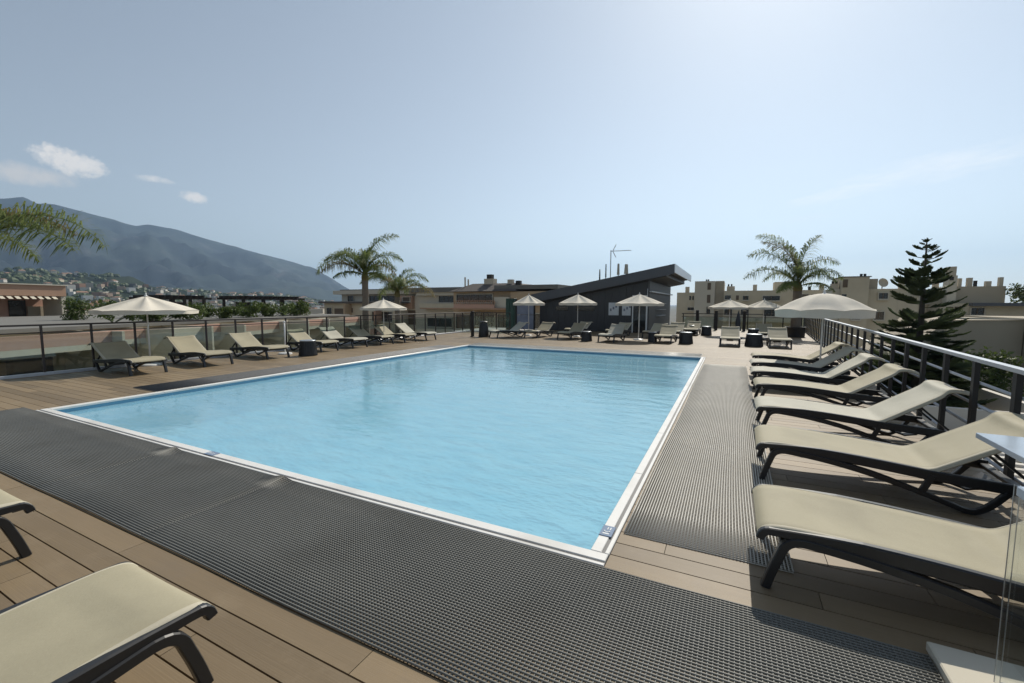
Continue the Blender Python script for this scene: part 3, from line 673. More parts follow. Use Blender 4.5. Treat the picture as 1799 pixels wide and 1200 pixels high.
for args in [('tan_low', -11.98, 5.20, 180, 'left row lounger with its backrest in umbrella shade, leftmost by the fence'),
             ('tan', -12.02, 6.77, 179, 'left row lounger second from the left, backrest raised in full sun'),
             ('tan', -12.08, 8.52, 181, 'left row lounger just left of the round black stool'),
             ('tan', -12.25, 10.55, 180, 'left row lounger directly behind the round black stool'),
             ('pale', -12.3, 11.98, 180, 'pale left row lounger standing left of the palm trunk'),
             ('tan', -12.3, 13.42, 180, 'left row lounger whose backrest leans in front of the palm trunk'),
             ('tan', -12.2, 14.72, 180, 'left row lounger second from the far end, low backrest'),
             ('pale', -12.05, 15.98, 180, 'last lounger of the left row, at the far end near the corner')]:
    lounger(args[0], *args[1:4], args[4], G2)
G3 = 'sun loungers in the front row beyond the far end of the pool'
for args in [('pale', -10.35, 18.55, 62, 'lounger turned sideways in shade beside the black litter bin'),
             ('tan', -8.7, 19.35, 84, 'far row lounger beneath the left of the three umbrellas'),
             ('tan', -6.9, 19.15, 84, 'far row lounger beneath the middle of the three umbrellas'),
             ('pale', -4.8, 18.6, 86, 'far row lounger just left of the thick umbrella pole'),
             ('tan', -2.55, 19.2, 88, 'far row lounger just right of the thick umbrella pole'),
             ('tan', .0, 19.05, 90, 'far row lounger seen end on, left of the wide black stool'),
             ('tan', 1.72, 19.2, 90, 'far row lounger seen end on, rightmost near the palm')]:
    lounger(args[0], *args[1:4], args[4], G3)
G4 = 'sun loungers in the second row near the dark hut'
for args in [('tan_low', -7.6, 22.0, 80, 'shaded second row lounger in front of the hut, leftmost'),
             ('tan_low', -5.4, 22.0, 80, 'shaded second row lounger in front of the hut, in the middle'),
             ('tan_low', -3.5, 21.8, 82, 'shaded second row lounger in front of the posters'),
             ('tan', -2.55, 22.6, 88, 'sunlit second row lounger behind the far row by the hut corner'),
             ('tan', -1.9, 24.9, 88, 'sunlit lounger furthest back, right of the hut corner'),
             ('tan', 1.55, 23.4, 92, 'second row lounger behind the rightmost far row lounger')]:
    lounger(args[0], *args[1:4], args[4], G4)
G5 = 'sun loungers in the foreground at the lower left'
lounger('tan', -4.40, 1.05, -90, 'tan lounger cut off by the left picture edge, only its foot end showing', G5)
lounger('tan', -2.325, 1.02, -90, 'large tan lounger in the bottom left corner of the picture', G5)

# ------------------------------------------------------------------ umbrellas
def make_umbrella(dia=2.2, h=1.92, rise=.36, base=True, thick=.019, cone=False, val=.085):
    root = empty('umbrella'); n = 8; r = dia/2; mb = MB(); rings = 7; sub = 6; m_ = n*sub
    mb.v.append((0, 0, h))
    for i in range(1, rings+1):
        f = i/rings
        for j in range(m_):
            a = 2*math.pi*j/m_; s = (j % sub)/sub; pull = 1-.075*math.sin(math.pi*s)*f
            z = h - rise*(1-math.cos(f*1.25))/(1-math.cos(1.25))*.94 - rise*.06*f
            if cone: z = h - rise*(.86*f+.14*f*f) - .055*math.sin(math.pi*s)*math.sin(math.pi*min(1, f*.9))
            z += -.05*math.sin(math.pi*s)*f*(1-f*.3) if f < .99 else .0
            mb.v.append((r*f*pull*math.cos(a), r*f*pull*math.sin(a), z + (.035*math.sin(math.pi*s) if i == rings else 0)))
    for j in range(m_): mb.f.append((0, 1+j, 1+(j+1) % m_))
    for i in range(rings-1):
        for j in range(m_): a_ = 1+i*m_; mb.f.append((a_+j, a_+m_+j, a_+m_+(j+1) % m_, a_+(j+1) % m_))
    mb.build('canopy', M['canvas'], root, smooth=True)
    va = MB(); b0 = 1+(rings-1)*m_
    for j in range(m_):
        x, y, z = mb.v[b0+j]; s = (j % sub)/sub
        va.v += [(x*.992, y*.992, z+.004), (x*.985, y*.985, z-val-val*.35*math.sin(math.pi*s))]
    va.f = [(2*j, 2*j+1, (2*j+3) % (2*m_), (2*j+2) % (2*m_)) for j in range(m_)]
    va.build('valance', M['canvas'], root, smooth=True)
    zr = mb.v[b0][2]
    for k in range(n):
        a = 2*math.pi*k/n
        pts = [mb.v[1+i*m_+k*sub] for i in range(rings)]
        MB().tube([(0, 0, h-.03)] + [(x, y, z-.014) for x, y, z in pts], .006, 5).build('rib', M['white'], root)
    MB().tube([(0, 0, .02), (0, 0, h-.005)], thick, 12).build('pole', M['white'], root, smooth=True)
    MB().lathe([(.001, h+.09), (.014, h+.075), (.02, h+.05), (.012, h+.03), (.03, h+.01), (.05, h-.006)], 12).build('finial', M['white'], root, smooth=True)
    MB().lathe([(.02, zr+.02), (.035, zr+.02), (.035, zr-.05), (.02, zr-.05)], 10).build('hub', M['white'], root, smooth=True)
    if base: MB().lathe([(.001, .06), (.03, .06), (.05, .05), (.22, .04), (.24, .02), (.24, 0)], 24).build('base', M['white'], root, smooth=True)
    return root
U1 = make_umbrella(dia=2.05, rise=.40, val=.15); tag(U1, 'large cream umbrella by the right railing, shading a lounger', 'umbrella', 'cream umbrellas on the pool deck')
U1.location = (1.93, 12.45, 0); U1.rotation_euler = (0, 0, R(12))
U2 = make_umbrella(cone=True, rise=.40); tag(U2, 'cream umbrella standing at the left fence above the shaded lounger', 'umbrella', 'cream umbrellas on the pool deck')
U2.location = (-13.72, 5.98, 0); U2.scale = (1.02, 1.02, .953); U2.rotation_euler = (0, 0, R(20))
def umb(x, y, s, hz_, lab, rz=0):
    o = copy_tree(U2); o.location = (x, y, 0); o.scale = (s, s, hz_/1.92); o.rotation_euler = (0, 0, R(rz)); tag(o, lab); return o
umb(-13.6, 14.6, .92, 1.83, 'cream umbrella in front of the two palms on the left', 35)
umb(-9.4, 20.7, .80, 2.12, 'left of the three cream umbrellas before the dark hut', 5)
umb(-6.95, 21.3, .88, 2.14, 'middle of the three cream umbrellas before the dark hut', 17)
umb(-3.82, 20.8, 1.0, 2.12, 'cream umbrella with thick pole and round white foot before the dark hut', 9)
umb(-.07, 26, 1.0, 1.9, 'left of the two distant umbrellas in front of the beige flats', 0)
umb(1.5, 26, .9, 1.9, 'distant umbrella beside the crown of the right hand palm', 20)
# furled parasol, only its pole end shows
for (x, y, h_, lab) in [(-12.95, 9.35, 1.05, 'pale umbrella pole without canopy behind the left row stool')]:
    e = empty('umbrella_pole', (x, y, 0), 0, lab, 'pole'); MB().tube([(0, 0, 0), (.01, 0, h_)], .022, 10).build('pole', M['white'], e, smooth=True)
    MB().lathe([(.001, h_+.03), (.035, h_+.02), (.035, h_-.04), (.022, h_-.05)], 10).build('sleeve', M['white'], e, smooth=True)
    MB().lathe([(.001, .05), (.2, .04), (.21, 0)], 16).build('base', M['white'], e)

# ------------------------------------------------------------------ stools, bin, bollards, side table
def make_stool(r0=.24, r1=.20, h=.47, n=28):
    root = empty('wicker_stool')
    b = MB(); b.lathe([(r0, .015), (r0-.003, .10), ((r0+r1)/2, h*.5), (r1, h-.03)], n); b.build('body', M['wicker'], root, smooth=True)
    st = MB()
    for k in range(n):
        a = 2*math.pi*k/n; st.bar((r0*math.cos(a)*1.01, r0*math.sin(a)*1.01, .01), (r1*math.cos(a)*1.01, r1*math.sin(a)*1.01, h-.03), .02, .012, (math.cos(a), math.sin(a), 0))
    st.build('wicker_rib', M['wicker'], root); root.children[-1]['kind'] = 'stuff'
    MB().lathe([(.001, h), (r1-.01, h), (r1+.012, h-.008), (r1+.012, h-.03), (r1-.01, h-.034)], n).build('top', M['steel'], root, smooth=True)
    return root
S1 = make_stool(); G6 = 'round black wicker stools set between the loungers'
tag(S1, 'round black stool between the loungers of the left row', 'stool', G6); S1.location = (-11.95, 9.42, 0); S1.scale = (1.12, 1.12, 1.05)
for (x, y, s, lab) in [(-5.75, 18.95, 1.0, 'black stool between the second and third loungers of the far row'),
                       (-1.66, 19.72, 1.15, 'black stool right of the lounger near the thick umbrella pole'),
                       (.86, 19.85, 1.35, 'wide black stool between the two loungers seen end on'),
                       (-1.15, 25.6, 1.1, 'black stool far back near the rear railing, middle'),
                       (-1.95, 26.6, 1.1, 'black stool far back by the hut corner'),
                       (1.0, 24.2, 1.1, 'black stool far back left of the palm trunk'),
                       (-3.05, 19.9, .8, 'small dark stool in umbrella shade beside the thick pole')]:
    o = copy_tree(S1); o.location = (x, y, 0); o.scale = (s, s, 1.05 if s > 1 else .95); tag(o, lab)
e = empty('litter_bin', (-11.05, 18.9, 0), 0, 'black tapered litter bin with open lid beside the corner post', 'litter bin')
MB().lathe([(.26, 0), (.27, .03), (.22, .55), (.18, .68), (.18, .70)], 20).build('body', M['wicker'], e, smooth=True)
MB().lathe([(.001, .80), (.16, .79), (.22, .75), (.22, .735), (.02, .735)], 20).build('lid', M['wicker'], e, smooth=True)
for a in (0, 2.1, 4.2): MB().tube([(.15*math.cos(a), .15*math.sin(a), .68), (.15*math.cos(a), .15*math.sin(a), .75)], .01, 6).build('lid_support', M['steel'], e)
e = empty('bollard_post', (-11.52, 18.6, 0), 0, 'tall square dark post near the far left pool corner', 'post')
MB().bbox(-.06, .06, -.06, .06, 0, 1.27, .01).build('shaft', M['post'], e); MB().bbox(-.10, .10, -.10, .10, 0, .03, .008).build('base', M['post'], e); MB().bbox(-.066, .066, -.066, .066, 1.272, 1.29, .006).build('cap', M['post'], e)
e = empty('folded_umbrella', (.32, 24.0, 0), 0, 'closed dark umbrella standing behind the wide black stool', 'umbrella')
MB().lathe([(.001, 1.32), (.03, 1.28), (.07, 1.1), (.11, .9), (.12, .6), (.15, .42), (.16, .38)], 14).build('canopy', M['wicker'], e, smooth=True)
MB().tube([(0, 0, 0), (0, 0, 1.36)], .02, 8).build('pole', M['post'], e); MB().lathe([(.001, .06), (.2, .05), (.22, 0)], 16).build('base', M['post'], e)
# steel side table between the first two loungers of the right row
e = empty('side_table', (1.98, 4.08, 0), 0, 'pale blue steel side table between the two nearest right hand loungers', 'side table')
tabtop = material('pale_blue_laminate', (.40, .47, .55), rough=.22, var=.04, vscale=3, spec=.7, dirt=(.33, .38, .44), dscale=4)
MB().bbox(-.30, .62, -.34, .35, .662, .70, .004).build('table_top', tabtop, e)
MB().box(.0, .30, -.15, .15, .05, .66).build('pedestal', M['post'], e); MB().bbox(-.12, .42, -.25, .25, 0, .05, .01).build('base', M['steel'], e)
e = empty('ashtray', (2.04, 4.24, .70), 0, 'small brown dish on the pale blue side table', 'dish')
MB().lathe([(.001, .006), (.05, .006), (.075, .03), (.08, .028), (.06, 0), (.001, 0)], 20).build('bowl', M['terracotta'], e, smooth=True)

# ------------------------------------------------------------------ glass balustrade and its kerb, lower right
e = empty('glass_balustrade', (1.1, 1.0, 0), 0, 'frameless glass balustrade with flat steel handrail on a concrete kerb, lower right', 'balustrade')
def rel(o, base=e): o.location = (-base.location[0], -base.location[1], 0); return o
rel(MB().bbox(.905, 1.30, -2.0, 2.655, 0, .045, .006).build('kerb', M['stone'], e))
rel(MB().box(1.052, 1.066, -1.9, 2.43, .075, .93).build('glass_pane', M['glass_clear'], e))
rel(MB().box(1.049, 1.0515, 2.4305, 2.434, .075, .93).build('edge_glint', M['steel'], e)); rel(MB().box(1.0665, 1.069, 2.4305, 2.434, .075, .93).build('edge_glint', M['steel'], e))  # strips added to draw the bright lines along the bare pane edge
for y in (2.25, 1.2, .1, -1.2):
    rel(MB().bbox(1.02, 1.10, y-.07, y+.07, .045, .16, .006).build('clamp', M['steel'], e))
rel(MB().bbox(1.0, 1.12, -1.9, 2.30, .93, .968, .005).build('handrail', tabtop, e))
rel(MB().bbox(1.16, 1.24, 2.16, 2.24, .045, .9, .006).build('post', M['post'], e))

# ------------------------------------------------------------------ right railing
d = Vector((.0683, 1, 0)).normalized(); nrm = Vector((d.y, -d.x, 0))
def rp(y, off=0, z=0): return Vector((rx(y), y, 0)) + nrm*off + Vector((0, 0, z))
e = empty('deck_railing', (rx(4.4), 4.4, 0), 0, 'long dark railing with pale flat handrail down the right side of the deck', 'railing')
base = Vector(e.location)
pm = MB().bbox(-.022, .022, -.037, .037, -.10, 1.07, .001).mesh('post', M['post'])
for k in range(-1, 32):
    y = 5.33+k*.895; o = link('post', pm, e, rp(y)-base); o.rotation_euler = (0, 0, math.atan2(d.y, d.x)-math.pi/2)
def rbar(y0, y1, off, z, wd, ht, name, mat):
    o = MB().bar(rp(y0, off, z), rp(y1, off, z), wd, ht).build(name, mat, e); o.location = -base
rbar(4.3, 33.1, 0, 1.09, .075, .038, 'handrail', M['rail'])
for z in (.84, .60, .36, .12):
    o = MB().tube([rp(4.3, .045, z), rp(33.1, .045, z)], .017, 8).build('rail', M['rail'], e, smooth=True); o.location = -base
# rear railing
e = empty('rear_railing', (-3, 32.9, 0), 0, 'low dark railing closing the far side of the deck beyond the hut corner', 'railing')
pm2 = MB().bbox(-.03, .03, -.03, .03, 0, 1.0, .004).mesh('post', M['post'])
x = 0
while x < 7.2: link('post', pm2, e, (x, 0, 0)); x += 1.0
MB().bbox(-.1, 7.3, -.035, .035, 1.0, 1.05, .005).build('handrail', M['post'], e)
MB().bbox(-.1, 7.3, -.012, .012, .80, .83, .003).build('rail', M['post'], e)
MB().box(0, 7.2, -.005, .005, .08, .79).build('glass_pane', M['glass'], e)
pk = MB().bbox(-.09, .09, -.09, .09, 0, 1.25, .01).mesh('shaft', M['post'])
for i, (x, y, lab) in enumerate([(-2.0, 31.5, 'dark square bollard far back, nearest the hut'), (-.85, 31.2, 'dark square bollard far back, left of the two distant umbrellas'), (.75, 31.0, 'dark square bollard far back, between the two distant umbrellas')]):
    q = empty('bollard', (x, y, 0), 0, lab, 'bollard', 'dark bollards at the rear of the deck'); link('shaft', pk, q); MB().bbox(-.1, .1, -.1, .1, 1.252, 1.28, .01).build('cap', M['chimney'] if i else M['post'], q)

# ------------------------------------------------------------------ left and far fences with glass
def fence(name, p0, p1, spacing, label):
    p0, p1 = Vector(p0), Vector(p1); L = (p1-p0).length; dd = (p1-p0)/L
    e = empty(name, p0, math.atan2(dd.y, dd.x), label, 'fence')
    n = int(round(L/spacing)); sp = L/n
    pm_ = MB().bbox(-.018, .018, -.025, .025, 0, 1.12, .002).mesh('post', M['fence'])
    gm_ = MB().box(.03, sp-.03, -.005, .005, .07, .92).mesh('glass_pane', M['glass'])
    for k in range(n+1):
        link('post', pm_, e, (k*sp, 0, 0))
        if k < n: link('glass_pane', gm_, e, (k*sp, 0, 0))
    MB().bbox(-.03, L+.03, -.025, .025, 1.12, 1.16, .004).build('handrail', M['fence'], e)
    MB().bbox(-.03, L+.03, -.014, .014, .955, .98, .003).build('rail', M['fence'], e)
    MB().bbox(-.03, L+.03, -.03, .03, .0, .065, .004).build('bottom_channel', M['rail'], e)
    return e
fence('glass_fence', (-13.95, 1.44, 0), (-13.95, 22.3, 0), .869, 'brown railed glass fence along the left side of the deck')
fence('glass_fence', (-13.9, 22.3, 0), (-11.3, 22.3, 0), .869, 'short brown railed glass fence across the far left corner')
e = empty('white_stand', (-13.35, 3.05, 0), 0, 'pale curved tube stand at the left picture edge by the fence', 'stand')
MB().tube(catmull([(-.22, 0, 0), (-.22, 0, .42), (-.17, 0, .50), (.0, 0, .50), (.05, 0, .42), (.05, 0, 0)], 4), .03, 10).build('frame', M['stone'], e, smooth=True)
MB().tube([(-.22, 0, .2), (.05, 0, .2)], .015, 8).build('bar', M['stone'], e, smooth=True)

# ------------------------------------------------------------------ dark hut with rising roof
def ztop(x): return 2.28 + (x+11.17)*.1881
hut = empty('pool_hut', (-7.6, 31, 0), 0, 'low charcoal hut with a roof rising to the right behind the far loungers', 'hut'); hb = Vector(hut.location)
def H(mbx, name, mat, smooth=False): o = mbx.build(name, mat, hut, smooth=smooth); o.location = -hb; return o
TH = .56
def rprism(x0, x1, y0, y1, z0f, z1f):
    return MB().add([(x0, y0, z0f(x0)), (x1, y0, z0f(x1)), (x1, y1, z0f(x1)), (x0, y1, z0f(x0)), (x0, y0, z1f(x0)), (x1, y0, z1f(x1)), (x1, y1, z1f(x1)), (x0, y1, z1f(x0))],
                    [(0,3,2,1),(4,5,6,7),(0,1,5,4),(1,2,6,5),(2,3,7,6),(3,0,4,7)])
H(rprism(-11.02, -4.3, 26, 36, lambda x: 0, lambda x: ztop(x)-TH-.004), 'wall', M['cladding'])
H(rprism(-11.45, -2.9, 25.6, 36.2, lambda x: ztop(x)-.30, lambda x: ztop(x)), 'roof', M['fascia'])
H(rprism(-11.40, -3.3, 25.66, 36.14, lambda x: ztop(x)-TH, lambda x: ztop(x)-.304), 'soffit', M['cladding'])
H(rprism(-11.47, -2.88, 25.54, 25.598, lambda x: ztop(x)-TH+.05, lambda x: ztop(x)+.03), 'fascia', M['fascia'])
H(MB().box(-2.898, -2.84, 25.55, 36.25, ztop(-2.9)-.44, ztop(-2.9)+.03), 'fascia', M['rail'])  # right end given a paler material for the sun on it
x = -10.98
while x < -5.2:                                   # cladding boards on the front
    xe = min(x+.42, -5.16)
    H(rprism(x, xe-.012, 25.965, 25.998, lambda q: .02, lambda q: ztop(q)-TH-.02), 'cladding_board', M['cladding']); x += .42
y = 26.2
while y < 35.6: H(MB().box(-4.298, -4.268, y, y+.50, .02, ztop(-4.3)-TH-.03), 'cladding_board', M['cladding']); y += .515
door = H(MB().box(-5.12, -4.36, 25.93, 25.975, .03, 2.05), 'door', M['window'])
for (a, b, c, dd_) in [(-5.16, -5.10, .0, 2.1), (-4.38, -4.31, .0, 2.1), (-4.76, -4.72, .0, 2.05)]:
    H(MB().box(a, b, 25.90, 25.93, c, dd_), 'door_frame', M['white'])
H(MB().box(-5.16, -4.31, 25.90, 25.93, 2.102, 2.17), 'door_frame', M['white'])
H(MB().box(-4.335, -4.305, 25.93, 25.96, 0, 2.55), 'corner_trim', M['rail'])
for (x0, x1, z0, z1) in [(-6.55, -5.95, 1.0, 1.75), (-5.75, -5.25, 1.0, 1.75)]:
    po = H(MB().box(x0, x1, 25.945, 25.958, z0, z1), 'poster', M['paper'])
    for k in range(3):
        q = MB().box(x0+.08+k*.16, x0+.18+k*.16, 25.94, 25.944, z0+.25+.1*k, z0+.4+.1*k).build('print', M['banner'], po); q.parent = po
for z in (.9, 1.3, 1.7):
    H(MB().box(-4.26, -4.05, 29.0, 32.0, z, z+.03), 'shelf', M['rail'])
H(MB().box(-4.24, -4.1, 26.1, 36.0, 2.35, 2.42), 'gutter', M['rail'])
for (x0, x1) in [(-9.9, -9.1), (-8.6, -7.4)]:
    H(MB().box(x0, x1, 25.93, 25.96, 1.25, 1.5), 'high_window', M['window'])
# blue grey screen left of the hut
e = empty('screen_panel', (-11.68, 25.2, 0), 0, 'blue grey panelled screen left of the hut behind the umbrella', 'screen')
for i in range(2):
    for j in range(2): MB().box(-.58+i*.59, -.0+i*.59, -.02, .02, .05+j*.93, .95+j*.93).build('panel', M['banner'], e)
for x in (-.63, .63): MB().box(x-.04, x+.04, -.05, .05, 0, 1.95).build('post', M['post'], e)
e = empty('green_cabinet', (-12.72, 25.3, 0), 0, 'tall dark green cabinet left of the blue grey screen', 'cabinet')
MB().bbox(-.3, .3, -.2, .2, 0, 2.0, .01).build('body', M['green'], e)
for k in (-.15, .15): MB().box(k-.12, k+.12, -.22, -.203, .1, 1.9).build('door', M['green'], e)
slab = MB().box(-15.5, -11.26, 22.45, 27, -.35, -.02).build('rear_terrace', M['concrete']); tag(slab, kind='structure')
# aerials on the roof
e = empty('roof_antenna', (-7.0, 28, ztop(-7)), 0, 'tv aerial mast on top of the charcoal hut roof', 'antenna')
MB().tube([(0, 0, -.05), (0, 0, 2.02)], .03, 8).build('mast', M['steel'], e); MB().tube([(0, 0, 1.95), (1.25, .1, 1.95)], .018, 6).build('boom', M['steel'], e)
for k in range(8): MB().tube([(.25+k*.13, -.22, 1.96), (.25+k*.13, .22, 1.96)], .009, 4).build('element', M['steel'], e)
for s in (-1, 1): MB().tube([(.12, 0, 1.95), (.32, 0, 1.95+s*.40)], .022, 5).build('reflector', M['steel'], e)
for i, (dx, h0, h1, r) in enumerate([(-.75, .0, 1.0, .05), (-.35, .1, 1.25, .045), (.45, .1, 1.1, .09), (.95, .05, .95, .14)]):
    e = empty('panel_antenna', (-7+dx, 28.2, ztop(-7+dx)-.02), 0, ['thin dark aerial furthest left on the hut roof', 'thin dark aerial just left of the tv mast', 'pale panel aerial just right of the tv mast', 'wide pale panel aerial furthest right on the hut roof'][i], 'antenna', 'aerials on the hut roof')
    MB().tube([(0, 0, 0), (0, 0, h1*.6)], .03, 6).build('mast', M['steel'], e); MB().tube([(0, 0, h0+.3), (0, 0, h1)], [r, r*.7], 10).build('panel', M['chimney'] if i > 1 else M['post'], e)
# ------------------------------------------------------------------ palms
def frond_mesh(name, L, droop, n=105, mat=None, leaf=.36, seed=0, twist=0.0):
    rn = random.Random(seed); mb = MB(); pts = []
    for i in range(15):
        s = i/14; th = R(62) - droop*s**1.25
        pts.append(th)
    p = Vector((0, 0, 0)); path = [p.copy()]
    for i in range(14):
        th = pts[i]; p = p + Vector((math.cos(th), 0, math.sin(th)))*(L/14); path.append(p.copy())
    side = [Vector((0, twist*(i/14)**2*L, 0)) for i in range(15)]
    path = [a+b for a, b in zip(path, side)]
    mb.tube(path, [.022*(1-i/14*.8) for i in range(15)], 4)
    for k in range(n):
        s = .10+.90*(k+rn.random()*.6)/n; q = s*14; i = min(13, int(q)); f = q-i
        b = path[i].lerp(path[i+1], f); dr = (path[i+1]-path[i]).normalized()
        ln = leaf*(math.sin(math.pi*min(1, s*.82+.16))**.7)*rn.uniform(.75, 1.15)
        for sd_ in (-1, 1):
            sw = Vector((0, sd_, 0)); upn = dr.cross(sw).normalized()*(-sd_)
            el = rn.choice([-.5, .0, .5, .9])+rn.uniform(-.25, .25)
            dv = (dr*rn.uniform(.45, .85) + sw*math.cos(el) + Vector((0, 0, 1))*math.sin(el)).normalized()
            m1 = b+dv*ln*.5; tip = b+dv*ln*.86+Vector((0, 0, -ln*.42)); wv = dv.cross(Vector((0, 0, 1))).normalized()*.0135
            mb.add([b-wv*.6, b+wv*.6, m1+wv, m1-wv, tip], [(0, 1, 2, 3), (3, 2, 4)])
    return mb.mesh(name, mat or M['frond'])
def palm(x, y, z0, ztop_, r, fronds, label, rn_seed=1, dry=0):
    e = empty('palm_tree', (x, y, z0), 0, label, 'palm tree')
    h = ztop_-z0; mb = MB()
    prof = []
    for i in range(22):
        s = i/21; prof.append((r*(1.12-.22*s)+.012*(i % 2), s*h))
    mb.lathe(prof, 14); mb.build('trunk', M['bark'], e, smooth=True)
    MB().lathe([(r*.9, h-.02), (r*1.05, h+.15), (r*.6, h+.45), (.02, h+.6)], 10).build('crownshaft', M['frond_dry'], e, smooth=True)
    rn = random.Random(rn_seed)
    for i, (az, L, lift, dr) in enumerate(fronds):
        me = frond_mesh('frond', L, R(dr), seed=rn_seed*50+i, leaf=.56*L/2.4, mat=M['frond_dry'] if rn.random() < dry else M['frond'], twist=rn.uniform(-.12, .12))
        o = link('frond', me, e, (0, 0, h+.25)); o.rotation_euler = (0, R(-lift), R(az))
    return e
IMR = math.degrees(YAW)                            # screen-right direction as world angle
def ring_of(n, L, base, rn):
    return [(base+360*i/n+rn.uniform(-14, 14), L*rn.uniform(.82, 1.1), rn.uniform(-25, 22), rn.uniform(85, 135)) for i in range(n)]
rn = random.Random(5)
F1 = [(IMR+35, 3.0, 24, 92), (IMR+10, 2.3, 8, 120), (IMR-20, 2.1, -12, 110), (IMR+150, 2.5, 14, 115), (IMR+180, 2.9, -12, 118), (IMR+195, 2.3, 8, 125), (IMR+120, 2.2, 20, 110), (IMR+80, 2.3, 18, 110), (IMR-90, 2.0, 0, 120), (IMR-60, 2.2, 8, 125), (IMR+215, 2.2, -20, 100), (IMR-120, 2.1, 12, 125), (IMR-45, 1.9, -28, 90), (IMR+60, 2.2, -16, 105), (IMR+225, 1.6, -45, 60), (IMR-30, 1.5, -48, 60)]
palm(-15.5, 15.45, -3.2, 2.72, .155, F1, 'taller left palm with a straight grey trunk beside the loungers', 1, .08)
palm(-18.6, 21.2, -4, 2.05, .18, ring_of(14, 2.5, 20, rn), 'shorter palm just right of the taller left palm', 2, .2)
F3 = [(IMR+180, 3.5, 8, 100), (IMR+170, 3.7, 26, 92), (IMR+188, 3.2, -16, 95), (IMR+150, 3.2, 27, 88), (IMR+8, 2.9, 14, 118), (IMR+20, 3.2, 28, 70), (IMR-15, 2.4, -6, 115), (IMR+90, 3.0, 24, 80), (IMR-90, 2.1, 5, 120), (IMR-60, 2.0, -10, 115), (IMR+60, 2.0, 18, 90), (IMR+215, 2.0, -42, 70), (IMR-40, 1.7, -45, 70), (IMR+120, 2.2, -5, 115), (IMR-130, 2.2, 0, 110), (IMR+200, 1.8, -50, 60)]
palm(3.0, 26.7, 0, 2.35, .21, F3, 'palm with a thick trunk at the far right end of the deck', 3, .12)
F4 = [(IMR+3, 4.4, -22, 92), (IMR-5, 4.0, -32, 72), (IMR+9, 3.2, -12, 96), (IMR+2, 2.0, -10, 60), (IMR+25, 1.9, 12, 90), (IMR-20, 2.0, -20, 100)] + [(IMR+60+i*27, 2.5, rn.uniform(-20, 15), 105) for i in range(10)]
palm(-16.6, 3.35, -4, 2.50, .18, F4, 'palm at the left picture edge, only its arching fronds in view', 4, .15)
e = empty('palm_planter', (3.0, 26.7, 0), 0, 'dark round planter at the foot of the right hand palm', 'planter')
MB().lathe([(.42, 0), (.46, .5), (.48, .52), (.44, .52), (.43, .45), (.02, .45)], 24).build('pot', M['wicker'], e, smooth=True)

# ------------------------------------------------------------------ Norfolk pine
pine = empty('norfolk_pine', (8.3, 28.1, -13), 0, 'tall dark conifer with tiered branches beyond the right railing', 'conifer tree')
MB().tube([(0, 0, 0), (0, 0, 8), (.03, 0, 14), (0, 0, 17.9)], [.3, .22, .12, .02], 10).build('trunk', M['bark2'], pine, smooth=True)
def pine_branch(seed, L, st=.18):
    rn = random.Random(seed); mb = MB(); k = 9
    path = [Vector((L*i/k, 0, -.10*L*math.sin(math.pi*i/k*.8) + .16*L*(i/k)**2.2)) for i in range(k+1)]
    mb.tube(path, [.03*(1-i/k*.8) for i in range(k+1)], 4)
    nb = int(20+L*26)
    for q in range(nb):
        s = st+(1-st)*q/nb; i = min(k-1, int(s*k)); b = path[i].lerp(path[i+1], s*k-i)
        for sd_ in (-1, 1):
            tl = (.18+.36*L*.5*math.sin(math.pi*min(1, .12+s*.88)))*rn.uniform(.7, 1.15)
            dv = Vector((.75, sd_, rn.uniform(-.05, .35))).normalized()
            e1 = b+dv*tl
            for c in range(3):                     # ropey twig as crossed slim blades
                a_ = math.pi*c/3; nx = dv.cross(Vector((0, 0, 1))).normalized(); nz = nx.cross(dv); wv = (nx*math.cos(a_)+nz*math.sin(a_))*.029
                m1 = b.lerp(e1, .55)+Vector((0, 0, .03))
                mb.add([b-wv*.6, b+wv*.6, m1+wv, e1+Vector((0, 0, .05))+wv*.3, e1+Vector((0, 0, .05))-wv*.3, m1-wv], [(0, 1, 2, 5), (5, 2, 3, 4)])
    return mb.mesh('branch', M['needle'])
PBM = [pine_branch(i, 1.0, .42) for i in range(4)] + [pine_branch(10+i, 2.4) for i in range(4)]
rn = random.Random(8)
ntier = 21
for ti in range(ntier):
    f = ti/(ntier-1); z = 17.75 - 9.2*f**1.12 + rn.uniform(-.15, .15); L = .25+2.85*f**.93; n = 5 if ti < 3 else (8 if f < .5 else 12)
    for j in range(n):
        if 5 < ti < 11 and rn.random() < .25: continue
        big = L > 1.3; me = PBM[(4 if big else 0)+rn.randrange(4)]; sc = L/(2.4 if big else 1.0)*rn.uniform(.8, 1.12)
        o = link('branch', me, pine, (0, 0, z+rn.uniform(-.22, .22))); o.rotation_euler = (rn.uniform(-.3, .3), R(rn.uniform(-16, 10) if f > .45 else rn.uniform(-22, -6)), 2*math.pi*j/n+ti*.7+rn.uniform(-.15, .15)); o.scale = (sc, sc*.95, sc*(.9 if big else 1.0))

